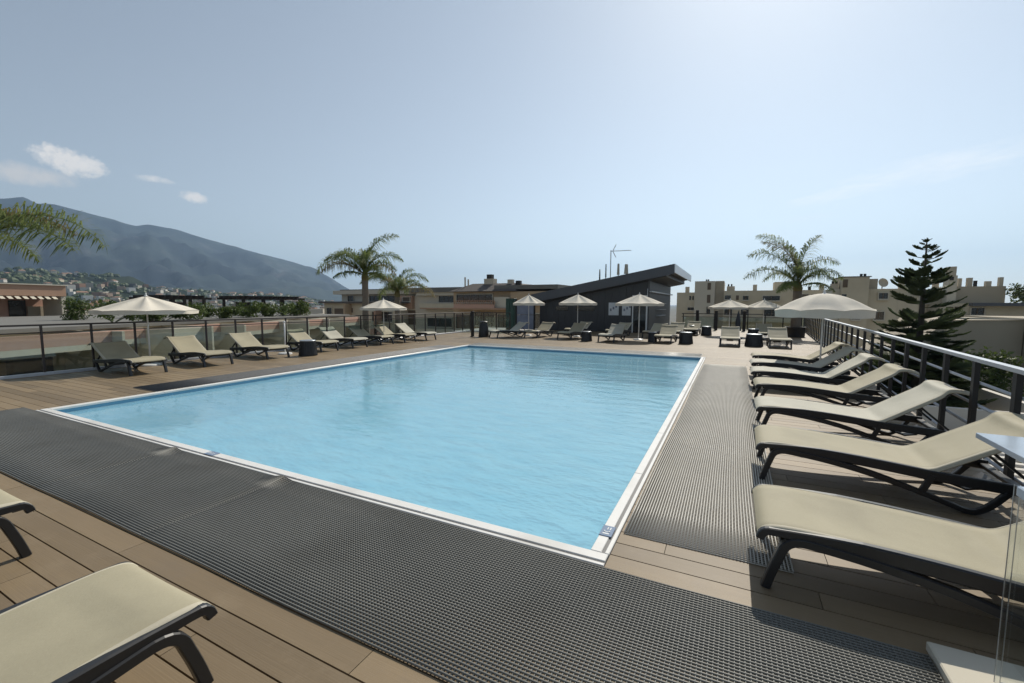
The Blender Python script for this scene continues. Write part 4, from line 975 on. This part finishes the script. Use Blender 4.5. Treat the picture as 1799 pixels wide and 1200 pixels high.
# ------------------------------------------------------------------ shrubs
def shrub_mesh(seed, w_, h_, n=900, leaf=.09, mat=None):
    rn = random.Random(seed); mb = MB()
    cl = [(rn.uniform(-w_/2, w_/2)*.8, rn.uniform(-.3, .3)*w_, rn.uniform(.2, .8)*h_, rn.uniform(.18, .35)*h_) for _ in range(9)]
    for k in range(n):
        cx, cy, cz, cr_ = rn.choice(cl); dv = Vector((rn.gauss(0, 1), rn.gauss(0, 1), rn.gauss(0, 1))).normalized()*cr_*rn.uniform(.6, 1.25)
        p = Vector((cx, cy, max(.02, cz)))+dv
        if p.z < 0: continue
        u = Vector((rn.uniform(-1, 1), rn.uniform(-1, 1), rn.uniform(-1, 1))).normalized(); v = u.cross(Vector((rn.uniform(-1, 1), rn.uniform(-1, 1), rn.uniform(-1, 1)))).normalized()
        l_ = leaf*rn.uniform(.6, 1.3)
        mb.add([p-u*l_, p+v*l_*.45, p+u*l_, p-v*l_*.45], [(0, 1, 2, 3)])
    for c in cl: mb.tube([(0, 0, 0), (c[0], c[1], c[2])], .015, 3)
    return mb.mesh('foliage', mat or M['shrub'])
SH = [shrub_mesh(i, 2.0, 1.0) for i in range(4)]; SHB = [shrub_mesh(20+i, 3.0, 2.2, 1700, .13) for i in range(2)]; SHD = [shrub_mesh(30+i, 3.0, 2.0, 1500, .12, M['needle']) for i in range(2)]
def shrub(x, y, z, s, me, lab, grp=None, rz=0):
    o = link('shrub', me, None, (x, y, z)); o.scale = (s, s, s); o.rotation_euler = (0, 0, rz); tag(o, lab, 'shrub', grp); return o

# ------------------------------------------------------------------ left terraced flats
b = empty('terraced_flats', (-24, 12, 0), R(18), 'long pink and cream stepped flats just beyond the left glass fence', 'building'); bb = Vector(b.location)
def Bp(mbx, name, mat, root=None, base_=None, smooth=False):
    o = mbx.build(name, mat, root or b, smooth=smooth); o.location = -(base_ if base_ is not None else bb); return o
def rotp(x, y, a=18): c_, s_ = math.cos(R(a)), math.sin(R(a)); return (-24+(x+24)*c_-(y-12)*s_, 12+(x+24)*s_+(y-12)*c_)
Bp(MB().box(-40, -24.2, 2, 27, GZ, .62), 'wall', M['beige'])
Bp(MB().box(-40, -23.6, 2, 27, .625, .76), 'roof', M['roofgrey'])
segs = [(3.0, 7.0, 0, 'pink'), (7.1, 9.0, -.8, 'pink'), (9.1, 11.0, 0, 'stone'), (11.1, 13.0, -.9, 'pink'), (13.1, 16.2, 0, 'pink'), (16.3, 18.3, -.9, 'stone'), (18.4, 20.6, 0, 'pink'), (20.7, 22.6, -.9, 'stone'), (22.7, 25.5, 0, 'pink')]  # pink and stone alternate to carry sun and shade along the parapets
for (y0, y1, dx, m_) in segs:
    Bp(MB().box(-22.15+dx, -22.0+dx, y0, y1, .18, .60), 'parapet', M[m_])
    Bp(MB().box(-24.2, -22.0+dx, y0, y1, -.02, .178), 'balcony_slab', M['stone'])
    Bp(MB().box(-24.19, -21.55, y1-.06, y1+.04, -2.6, .60), 'fin_wall', M['stone'])
    Bp(MB().box(-24.19, -24.1, y0+.4, y1-.5, -2.3, -.35), 'window', M['window'])
    Bp(MB().box(-24.08, -24.02, (y0+y1)/2-.4, (y0+y1)/2+.1, -2.3, -.35), 'shutter', M['shutter'])
    Bp(MB().box(-22.3, -22.15, y0, y1-.08, -2.75, -1.75), 'parapet', M['stone' if m_ == 'pink' else 'pink'])
    Bp(MB().box(-24.2, -22.15, y0, y1-.08, -2.9, -2.752), 'balcony_slab', M['beige'])
Bp(MB().box(-24.19, -20.4, 2, 27, -6.2, -5.6), 'lower_terrace', M['gravel'])
Bp(MB().box(-20.6, -20.4, 2, 27, -5.598, -4.7), 'parapet', M['stone'])
# near walkway strip just outside the fence
slab = MB().box(-16.6, -14.12, -3, 22, -1.2, -.75).build('lower_ledge', M['concrete']); tag(slab, kind='structure')
slab = MB().box(-20.35, -16.7, -3, 27, -4.2, -3.9).build('side_terrace', M['taupe']); tag(slab, kind='structure')
rn = random.Random(21)
k = 0
ORD = ['first', 'second', 'third', 'fourth', 'fifth', 'sixth', 'seventh', 'eighth', 'ninth', 'tenth', 'eleventh', 'twelfth', 'thirteenth']
LAB = ['left of the first pergola', 'below the first pergola', 'between the two pergolas', 'below the second pergola']
for (x, y, s, li) in [(-25.2, 9.6, .8, 0), (-25.0, 11.0, .6, 0), (-25.5, 12.3, .7, 0), (-25.1, 13.3, .65, 1), (-25.6, 14.5, .75, 1), (-25.2, 15.4, .6, 2), (-25.4, 16.4, .7, 2), (-25.1, 17.5, .62, 2), (-25.4, 18.6, .8, 3), (-25.2, 19.9, .8, 3), (-25.5, 21.2, .85, 3), (-25.2, 22.4, .9, 3), (-25.6, 23.6, .7, 3)]:
    x, y = rotp(x, y); shrub(x, y, .72, s*1.2, SH[k % 4], 'leafy green shrub on the flat roof %s, %s from the left' % (LAB[li], ORD[k]), 'shrubs planted along the flat roof of the stepped flats', rn.uniform(0, 6)); k += 1
shrub(-30, 10.35, .7, .5, SHB[0], 'yellow green bush right of the pink flats on the left edge', None, 1)
def pergola(x, y0, y1, dx, zt, lab):
    e = empty('pergola', (x, (y0+y1)/2, .76), 0, lab, 'pergola', 'dark timber pergolas on the flat roof'); L = (y1-y0)/2; zt -= .76
    for yy in (-L+.15, -L/3, L/3, L-.15):
        for xx in (0, -dx): MB().box(xx-.07, xx+.07, yy-.07, yy+.07, 0, zt-.12).build('post', M['timber'], e)
    for xx in (0, -dx): MB().box(xx-.05, xx+.05, -L-.3, L+.3, zt-.118, zt+.02).build('beam', M['timber'], e)
    n = int(2*L/.35)
    for i in range(n): MB().box(-dx-.3, .3, -L+i*.35, -L+i*.35+.07, zt+.022, zt+.13).build('rafter', M['timber'], e)
    for i in range(3): MB().box(-dx*.5-.02, -dx*.5+.02, -L+.3+i*.6, -L+.8+i*.6, .2, zt-.3).build('screen', M['timber'], e)
pergola(-30, 13.5, 16.3, 2.2, 1.98, 'dark timber pergola behind the left fence umbrella')
pergola(-30, 18.5, 23.2, 2.2, 2.02, 'longer dark timber pergola left of the palms')

# ------------------------------------------------------------------ pink flats at left edge
s = 1.4
def q(y): return y*s
def qz(z): return 1.65+(z-1.65)*s
b2 = empty('pink_flats', (-42, q(9.7), 0), R(12), 'pink flats with scalloped awning and glass balcony at the left edge', 'building'); b2b = Vector(b2.location)
B2 = lambda mbx, name, mat: Bp(mbx, name, mat, b2, b2b)
ya, yb = q(-2), q(9.72)
B2(MB().box(-56, -44.2, ya, yb, GZ, qz(1.96)), 'wall', M['pink'])
B2(MB().box(-56, -42.0, ya, yb, qz(1.965), qz(2.48)), 'fascia', M['terracotta'])
B2(MB().box(-56, -41.9, ya, yb+.1, qz(2.482), qz(2.53)), 'roof', M['stone'])
B2(MB().box(-44, -42.1, yb-.25, yb, GZ, qz(1.96)), 'fin_wall', M['stone'])
y = ya
while y < yb-.5: B2(MB().add([(-42.05, y, qz(1.95)), (-42.05, y+.22, qz(1.95)), (-41.75, y+.22, qz(1.82)), (-41.75, y, qz(1.82)), (-42.05, y, qz(1.94)), (-42.05, y+.22, qz(1.94)), (-41.75, y+.22, qz(1.81)), (-41.75, y, qz(1.81))], [(0,1,2,3),(7,6,5,4),(0,4,5,1),(1,5,6,2),(2,6,7,3),(3,7,4,0)]), 'awning_slat', M['stone']); y += .38
B2(MB().box(-44.19, -42.0, ya, yb-.26, qz(.50), qz(.62)), 'balcony_slab', M['stone'])
B2(MB().box(-42.06, -42.0, ya, yb-.26, qz(.83), qz(.95)), 'handrail', M['white'])
B2(MB().box(-42.05, -42.01, ya, yb-.26, qz(.625), qz(.828)), 'glass_panel', M['window'])
B2(MB().box(-44.19, -44.12, q(8.31), q(8.93), qz(.63), qz(1.75)), 'door', M['window'])
B2(MB().box(-44.19, -44.10, q(8.98), q(9.6), qz(.95), qz(1.45)), 'panel', M['taupe'])
B2(MB().box(-44.19, -44.12, q(6.0), q(7.9), qz(.63), qz(1.7)), 'window', M['window'])
B2(MB().box(-42.3, -42.0, ya, yb-.26, qz(.05), qz(.49)), 'parapet', M['pink'])
B2(MB().box(-44.19, -42.0, ya, yb-.26, qz(-.1), qz(.045)), 'balcony_slab', M['stone'])

# ------------------------------------------------------------------ middle and right blocks of flats (plane y, list of x0,x1,z0,z1,depth offset)
def ring_frame(x0, x1, z0, z1, y0, y1, b):
    v = []
    for y in (y0, y1): v += [(x0-b, y, z0-b), (x1+b, y, z0-b), (x1+b, y, z1+b), (x0-b, y, z1+b), (x0, y, z0), (x1, y, z0), (x1, y, z1), (x0, y, z1)]
    f = []
    for k in range(4):
        n = (k+1) % 4; f += [(k, n, 4+n, 4+k), (8+k, 12+k, 12+n, 8+n), (k, 8+k, 8+n, n), (4+k, 4+n, 12+n, 12+k)]
    return MB().add(v, f)
def block(name, Y, label, parts, loc):
    e = empty(name, loc, 0, label, 'building'); base_ = Vector(loc)
    for p_ in parts:
        pname, x0, x1, z0, z1, dy, th, mat = p_
        o = MB().box(x0, x1, Y+dy, Y+dy+th, z0, z1).build(pname, M[mat], e); o.location = -base_
        if pname == 'window' and (x1-x0) > .5:
            f = MB().box(x0-.09, x1+.09, Y+dy-.20, Y+dy+.02, z0-.16, z0-.075).build('sill', M['stone'], o)
            ring_frame(x0, x1, z0, z1, Y+dy-.14, Y+dy+.025, .07).build('frame', M['stone'], o)
            n_ = max(1, int((x1-x0)/1.1))
            for i in range(1, n_+1):
                xm = x0+(x1-x0)*i/(n_+1); MB().box(xm-.03, xm+.03, Y+dy-.03, Y+dy+.01, z0, z1).build('mullion', M['shutter'], o)
    return e
block('apartment_block', 50, 'low beige block behind the left palm trunk with flat overhanging roofs', [
 ('wall', -59.2, -43.53, -9, 1.67, 0, 9, 'beige'), ('roof', -59.6, -42.7, 1.675, 1.95, -.8, 10, 'slate'), ('wall', -58.5, -41.66, 1.955, 3.12, 3, 6, 'stone'), ('roof', -59.4, -40.85, 3.125, 3.75, 2, 7.5, 'stone'),
 ('roof', -58.9, -41.2, 3.755, 3.95, 3, 5, 'roofgrey'), ('window', -58.54, -57.37, -.55, .92, -.03, .1, 'window'), ('shutter', -56.86, -54.84, -.42, .85, -.05, .1, 'shutter'), ('window', -52.19, -46.28, 2.0, 2.85, 2.97, .1, 'window'),
 ('window', -56.99, -55.69, 2.0, 2.89, 2.97, .1, 'window'), ('shutter', -54.32, -52.85, .24, .95, -.05, .1, 'shutter'), ('window', -52.32, -50.52, -2.03, -.7, -.03, .1, 'window'), ('window', -48.74, -44.81, -1.05, .4, -.03, .1, 'window'),
 ('balcony', -58.9, -52, -1.5, -.75, -1.4, .15, 'stone'), ('balcony', -51, -44, -2.9, -2.1, -1.4, .15, 'pink'), ('chimney', -50, -49.2, 3.96, 4.9, 5, .8, 'chimney'), ('fin_wall', -53.4, -53.1, -6, 1.6, -1.4, 1.395, 'ochre'), ('fin_wall', -47.2, -46.9, -6, 1.6, -1.4, 1.395, 'terracotta')], (-51, 54, 0))
block('apartment_block', 52, 'long low block with grey stepped roof between the palms and the dark mansard house', [
 ('wall', -45.0, -31.29, -9, 2.83, 0, 9, 'stone'), ('roof', -43.21, -30.5, 3.30, 3.96, -1, 10, 'roofgrey'), ('roof', -41.5, -31.0, 2.835, 3.295, -.7, 9, 'stone'), ('window', -37.8, -34.46, 1.87, 2.76, -.04, .1, 'window'),
 ('balcony', -40.36, -33.68, 1.06, 1.7, -1.3, .15, 'beige'), ('balcony_slab', -40.36, -33.68, .9, 1.055, -1.3, 1.29, 'terracotta'), ('window', -39.89, -35.56, -1.67, -.43, -.04, .1, 'window'), ('shutter', -44.6, -42.19, -1.49, .66, -.05, .1, 'shutter'),
 ('wall', -44.9, -42.3, .9, 2.83, -.6, .59, 'terracotta'), ('window', -33.6, -32.2, -1.4, .3, -.04, .1, 'window'), ('balcony', -41, -34, -2.6, -1.9, -1.2, .15, 'stone'), ('fin_wall', -33.5, -33.2, -5, 2.8, -1.2, 1.19, 'stone'), ('window', -44.0, -42.6, 2.0, 2.6, -.64, .03, 'shutter')], (-38, 56, 0))
M3 = block('mansard_house', 44, 'house with dark mansard roof and balustraded balcony left of the hut', [
 ('wall', -29.91, -17.0, -9, 3.07, 0, 9, 'ochre'), ('roof', -24.18, -16.5, 3.28, 3.74, -.3, 9, 'roofgrey'), ('balcony', -28.95, -23.57, 1.19, 1.60, -1.4, .15, 'pink'), ('balcony_slab', -29.2, -22, 1.0, 1.185, -1.4, 1.39, 'terracotta'),
 ('wall', -23.85, -22.05, 1.21, 2.41, -.9, .88, 'stone'), ('window', -29.4, -24.5, 1.84, 2.75, -.04, .1, 'window'), ('window', -26.87, -24.2, -.86, .59, -.04, .1, 'window'), ('window', -29.5, -27.34, -1.28, .42, -.04, .1, 'window'),
 ('window', -23.75, -22.51, -1.0, .49, -.04, .1, 'window'), ('wall', -22.0, -17.5, 1.5, 3.0, -.5, .48, 'ochre'), ('window', -21, -18.5, -1, .6, -.04, .1, 'window'),
 ('chimney', -26.25, -25.0, 3.9, 4.6, 1, .9, 'chimney'), ('chimney', -25.95, -25.3, 4.605, 5.1, 1.1, .6, 'chimdark'), ('chimney', -23.15, -22.5, 3.6, 4.45, 1, .5, 'chimney'), ('chimney', -22.1, -21.55, 3.6, 4.3, 1, .5, 'chimdark'),
 ('vent_pipe', -29.0, -28.86, 3.07, 4.85, 1, .12, 'chimney'), ('vent_pipe', -28.55, -28.41, 3.07, 4.6, 1, .12, 'chimney'), ('balcony', -29.9, -17.5, -2.6, -1.9, -1.0, .15, 'pink')], (-23.5, 48, 0))
o = MB().add([(-30.1, 43.2, 3.09), (-21.2, 43.2, 3.09), (-21.2, 53.2, 3.09), (-30.1, 53.2, 3.09), (-27.9, 45.2, 4.05), (-22.2, 45.2, 4.05), (-22.2, 52, 4.05), (-27.9, 52, 4.05)], [(0,1,5,4),(1,2,6,5),(2,3,7,6),(3,0,4,7),(4,5,6,7),(0,3,2,1)]).build('mansard', M['slate'], M3); o.location = (23.5, -48, 0)
bal = MB()
for i in range(20): bal.box(-28.9+i*.28, -28.8+i*.28, 42.62, 42.7, 1.605, 1.95)
bal.box(-28.95, -23.57, 42.6, 42.74, 1.955, 2.02); o = bal.build('balustrade', M['terracotta'], M3); o.location = (23.5, -48, 0)

R1 = block('apartment_block', 70, 'long beige flats with a taller stair tower right of the hut', [
 ('wall', -7.38, -4.92, -9, 3.43, 0, 9, 'beige'), ('tower', -4.91, -2.25, -9, 5.03, -.5, 8, 'stone'), ('tower', -2.24, -1.06, -9, 5.07, .6, 8, 'taupe'), ('wall', -1.05, 12.2, -9, 3.63, 0, 9, 'beige'),
 ('window', -5.65, -5.41, 2.33, 2.92, -.04, .1, 'window'), ('window', -5.25, -5.02, 2.33, 2.91, -.04, .1, 'window'), ('window', -5.83, -4.96, .81, 1.23, -.04, .1, 'window'), ('window', -3.22, -2.77, 3.79, 4.77, -.54, .1, 'shutter'),
 ('window', -3.22, -2.77, 1.91, 3.06, -.54, .1, 'shutter'), ('window', -3.23, -2.71, .26, 1.34, -.54, .1, 'window'), ('window', -.94, -.13, 2.4, 2.97, -.04, .1, 'window'), ('window', .52, .88, 2.32, 2.96, -.04, .1, 'shutter'),
 ('window', 1.38, 2.09, 2.32, 2.88, -.04, .1, 'window'), ('window', 3.83, 5.86, 2.24, 2.86, -.04, .1, 'window'), ('window', 8.14, 9.1, 2.54, 3.07, -.04, .1, 'window'), ('window', 9.41, 9.85, 2.54, 3.06, -.04, .1, 'window'),
 ('chimney', -.71, .32, 3.635, 4.3, 1, .8, 'chimney'), ('chimney_pot', -.6, -.4, 4.305, 4.62, 1.2, .2, 'chimdark'), ('chimney_pot', -.2, 0, 4.305, 4.62, 1.2, .2, 'chimdark'), ('chimney', 2.62, 3.12, 3.635, 4.49, 1, .5, 'chimney'),
 ('chimney_pot', -3.55, -3.35, 5.04, 5.35, 1, .2, 'chimdark'), ('chimney_pot', -3.29, -3.09, 5.04, 5.35, 1, .2, 'chimdark'), ('stair_head', 5.4, 8.0, 3.635, 4.9, 3, 3, 'beige'), ('chimney', -6.33, -5.77, 3.435, 4.3, 1, .5, 'chimney'), ('chimney', 9.17, 9.49, 3.635, 4.15, 1, .3, 'chimdark'),
 ('window', 1.2, 2.2, .2, 1.1, -.04, .1, 'window'), ('window', -.9, .1, .2, 1.1, -.04, .1, 'window'), ('window', 4, 6, .1, 1.1, -.04, .1, 'window'), ('balcony', -1, 3, -.6, -.1, -1.2, .15, 'stone'), ('balcony', 3.5, 8, -.6, -.1, -1.2, .15, 'stone'), ('balcony_slab', -1, 8, -.75, -.605, -1.2, 1.19, 'beige'),
 ('chimney', 10.6, 11.1, 3.635, 4.4, 2, .5, 'chimney')], (2, 74, 0))
R2 = block('stair_tower', 55, 'beige stair tower with brown shutter above the large umbrella', [
 ('tower', 9.94, 12.16, -9, 4.44, 0, 5, 'beige'), ('roof', 9.85, 12.3, 4.445, 4.53, -.08, 5.2, 'roofgrey'), ('wall', 12.165, 13.1, 3.275, 4.3, 1.2, 2, 'taupe'), ('wall', 12.17, 14.6, -9, 3.27, .6, 6, 'beige'), ('wall', 9.2, 9.93, -9, 3.27, .6, 5, 'stone'),
 ('chimney', 9.19, 9.8, 3.275, 3.85, .8, .6, 'chimney'), ('chimney_pot', 9.25, 9.45, 3.855, 4.1, .9, .2, 'chimdark'), ('chimney_pot', 9.55, 9.75, 3.855, 4.1, .9, .2, 'chimdark'), ('shutter', 10.02, 10.42, 3.43, 4.23, -.04, .1, 'shutter'),
 ('window', 13.07, 13.79, 2.28, 2.85, .55, .1, 'window'), ('window', 9.98, 10.38, 2.34, 2.74, -.04, .1, 'window'), ('chimney_pot', 11.7, 11.9, 4.535, 4.85, 1.5, .2, 'chimdark'), ('chimney_pot', 12.0, 12.2, 4.535, 4.85, 1.5, .2, 'chimdark'),
 ('window', 10.9, 11.6, .2, 1.2, -.04, .1, 'window'), ('window', 12.8, 13.6, .2, 1.0, .55, .1, 'window'), ('wall', 14.61, 16.2, -9, 2.4, .6, 6, 'beige')], (11, 57, 0))
R3 = block('terraced_flats', 60, 'beige flats with many chimneys behind the conifer on the right', [
 ('wall', 15.04, 20.0, -9, 3.3, .3, 6, 'beige'), ('tower', 19.31, 19.99, 1.17, 4.62, -1, 1.2, 'stone'), ('chimney_pot', 19.25, 19.84, 4.625, 5.5, -1.1, .7, 'chimney'), ('chimney_pot', 19.4, 19.7, 4.15, 4.5, -1.06, .05, 'chimdark'), ('wall', 20.01, 23.9, 1.2, 3.55, 0, 5, 'taupe'),
 ('wall', 18.3, 26, -9, 1.85, -3, 6, 'beige'), ('window', 20.43, 21.34, .77, 1.42, -3.04, .1, 'window'), ('window', 18.67, 19.17, 1.07, 1.51, -3.04, .1, 'shutter'), ('window', 19.29, 19.74, 1.08, 1.52, -3.04, .1, 'shutter'), ('awning', 20.22, 25.5, 1.6, 1.9, -4.0, .9, 'fascia'),
 ('chimney', 20.59, 20.85, 3.555, 4.4, .5, .4, 'chimney'), ('chimney', 21.27, 21.65, 3.555, 4.44, .5, .4, 'chimney'), ('chimney', 21.79, 22.0, 3.555, 4.14, .5, .3, 'chimdark'), ('chimney', 22.63, 23.04, 3.555, 4.07, .5, .4, 'chimney'), ('chimney', 23.59, 23.88, 3.555, 4.44, .5, .4, 'chimney'),
 ('chimney', 15.92, 16.39, 3.305, 4.2, .5, .4, 'chimney'), ('chimney', 18.68, 19.12, 3.305, 4.3, .5, .4, 'chimney'), ('window', 16.0, 16.9, 1.9, 2.6, .26, .1, 'window'), ('window', 17.6, 18.4, 1.9, 2.6, .26, .1, 'window')], (19, 62, 0))
e = empty('satellite_dish', (13.6, 56.8, 3.27), 0, 'round satellite dish on the beige roof left of the conifer', 'satellite dish')
MB().tube([(0, 0, 0), (0, 0, .5)], .05, 6).build('mast', M['steel'], e); o = MB().lathe([(.001, .0), (.2, .02), (.36, .08), (.46, .15)], 18).build('dish', M['chimney'], e, loc=(0, 0, .62), smooth=True); o.rotation_euler = (R(75), 0, R(20))
# big gable wall nearer on the right, and the balcony block at the right edge
gb = empty('gable_house', (13, 37, 0), 0, 'large blank taupe gable wall below the conifer at the right', 'building')
o = MB().add([(9.0, 34, GZ), (14.4, 34, GZ), (14.4, 42, GZ), (9.0, 42, GZ), (9.0, 34, -1.6), (11.3, 34, .80), (14.4, 34, .86), (9.0, 42, -1.6), (11.3, 42, .80), (14.4, 42, .86)],
             [(0,1,6,5,4),(1,2,9,6),(2,3,7,8,9),(3,0,4,7),(4,5,8,7),(5,6,9,8),(0,3,2,1)]).build('wall', M['taupe'], gb); o.location = (-13, -37, 0)
o = MB().box(11.25, 14.5, 33.9, 34.1, .865, .95).build('coping_stone', M['stone'], gb); o.location = (-13, -37, 0)
eb = block('balcony_block', 33.2, 'taupe block with dark balcony window at the right picture edge', [('wall', 14.45, 20, -15, .95, 0, 8, 'taupe'), ('window', 14.6, 15.9, -.75, .35, -.05, .1, 'window'), ('awning', 14.5, 16, -1.6, -1.0, -.5, .5, 'ochre'), ('parapet', 14.45, 20, .955, 1.2, .1, .2, 'beige')], (16, 36, 0))
# white slatted canopy just below the railing
e = empty('slatted_canopy', (4.6, 4.0, -1.75), 0, 'white slatted canopy roof just below the right railing', 'canopy')
for i in range(26): MB().box(-1.9+i*.03, 3.2, i*.42, i*.42+.16, 0, .05).build('slat', M['house'], e)
for x in (-.9, 1.0, 3.0): MB().box(x, x+.1, -.1, 10.9, -.16, -.003).build('beam', M['white'], e)
for y in (.5, 5.2, 10.2): MB().box(3.0, 3.12, y, y+.12, -1.6, -.165).build('post', M['white'], e)
# lower gravel terraces seen through the right railing
lt = empty('lower_terrace', (7, 15, -3.4), kind='structure')
def LT(mbx, name, mat): o = mbx.build(name, mat, lt); o.location = (-7, -15, 3.4); return o
LT(MB().add([(rx(-2)+.6, -2, -3.6), (11, -2, -3.6), (11, 33, -3.6), (rx(33)+.6, 33, -3.6), (rx(-2)+.6, -2, -3.3), (11, -2, -3.3), (11, 33, -3.3), (rx(33)+.6, 33, -3.3)], [(0,3,2,1),(4,5,6,7),(0,1,5,4),(1,2,6,5),(2,3,7,6),(3,0,4,7)]), 'gravel_roof', M['gravel'])
for (y0, z1, x0, x1) in [(7.5, -2.5, 4.2, 10.8), (10.5, -2.6, 4.4, 10.9), (14, -2.4, 4.6, 10.9), (18, -2.5, 4.8, 10.9), (23, -2.4, 5.0, 10.9)]:
    LT(MB().box(x0, x1, y0, y0+.25, -3.298, z1), 'parapet', M['house'])
LT(MB().box(10.9, 11.15, -2, 33, -3.298, -2.35), 'parapet', M['house'])
for (x, y, s_, l_) in [(6.2, 9.2, .8, 'low green shrub on the gravel terrace below the railing, near'), (8.3, 12.4, .9, 'green shrub on the gravel terrace below the railing, middle'), (7.2, 16, 1.0, 'green shrub on the gravel terrace below the railing, further back'), (9.6, 20.5, 1.2, 'green shrub on the gravel terrace near the conifer')]:
    shrub(x, y, -3.3, s_, SH[int(y) % 4], l_, None, x)
k = 0
for (x, y, z, s_) in [(6.2, 30, -3.5, 1.1), (9.8, 30.5, -3.6, 1.2), (11.8, 31.5, -3.0, 1.0), (7.6, 32.5, -3.2, 1.1), (19.2, 56, -1.6, 1.0), (21.6, 56.2, -1.3, .9), (13.5, 40, .8, .3), (25.6, 60, 1.6, 1.3), (28.8, 60, 1.4, 1.7)]:
    shrub(x, y, z, s_, (SHD if k % 2 else SHB)[k % 2], ['dark bush at the foot of the conifer, leftmost', 'dark bush at the foot of the conifer, on its right', 'dark bush against the taupe gable wall beside the conifer', 'dark bush behind the conifer trunk low down',
  'garden shrub in front of the beige flats, left of the awning', 'garden shrub in front of the beige flats, under the awning', 'small plant on top of the taupe gable wall', 'bushy tree at the right end of the beige flats', 'bushy dark tree at the right picture edge behind the flats'][k], 'garden shrubs beyond the right railing', k); k += 1
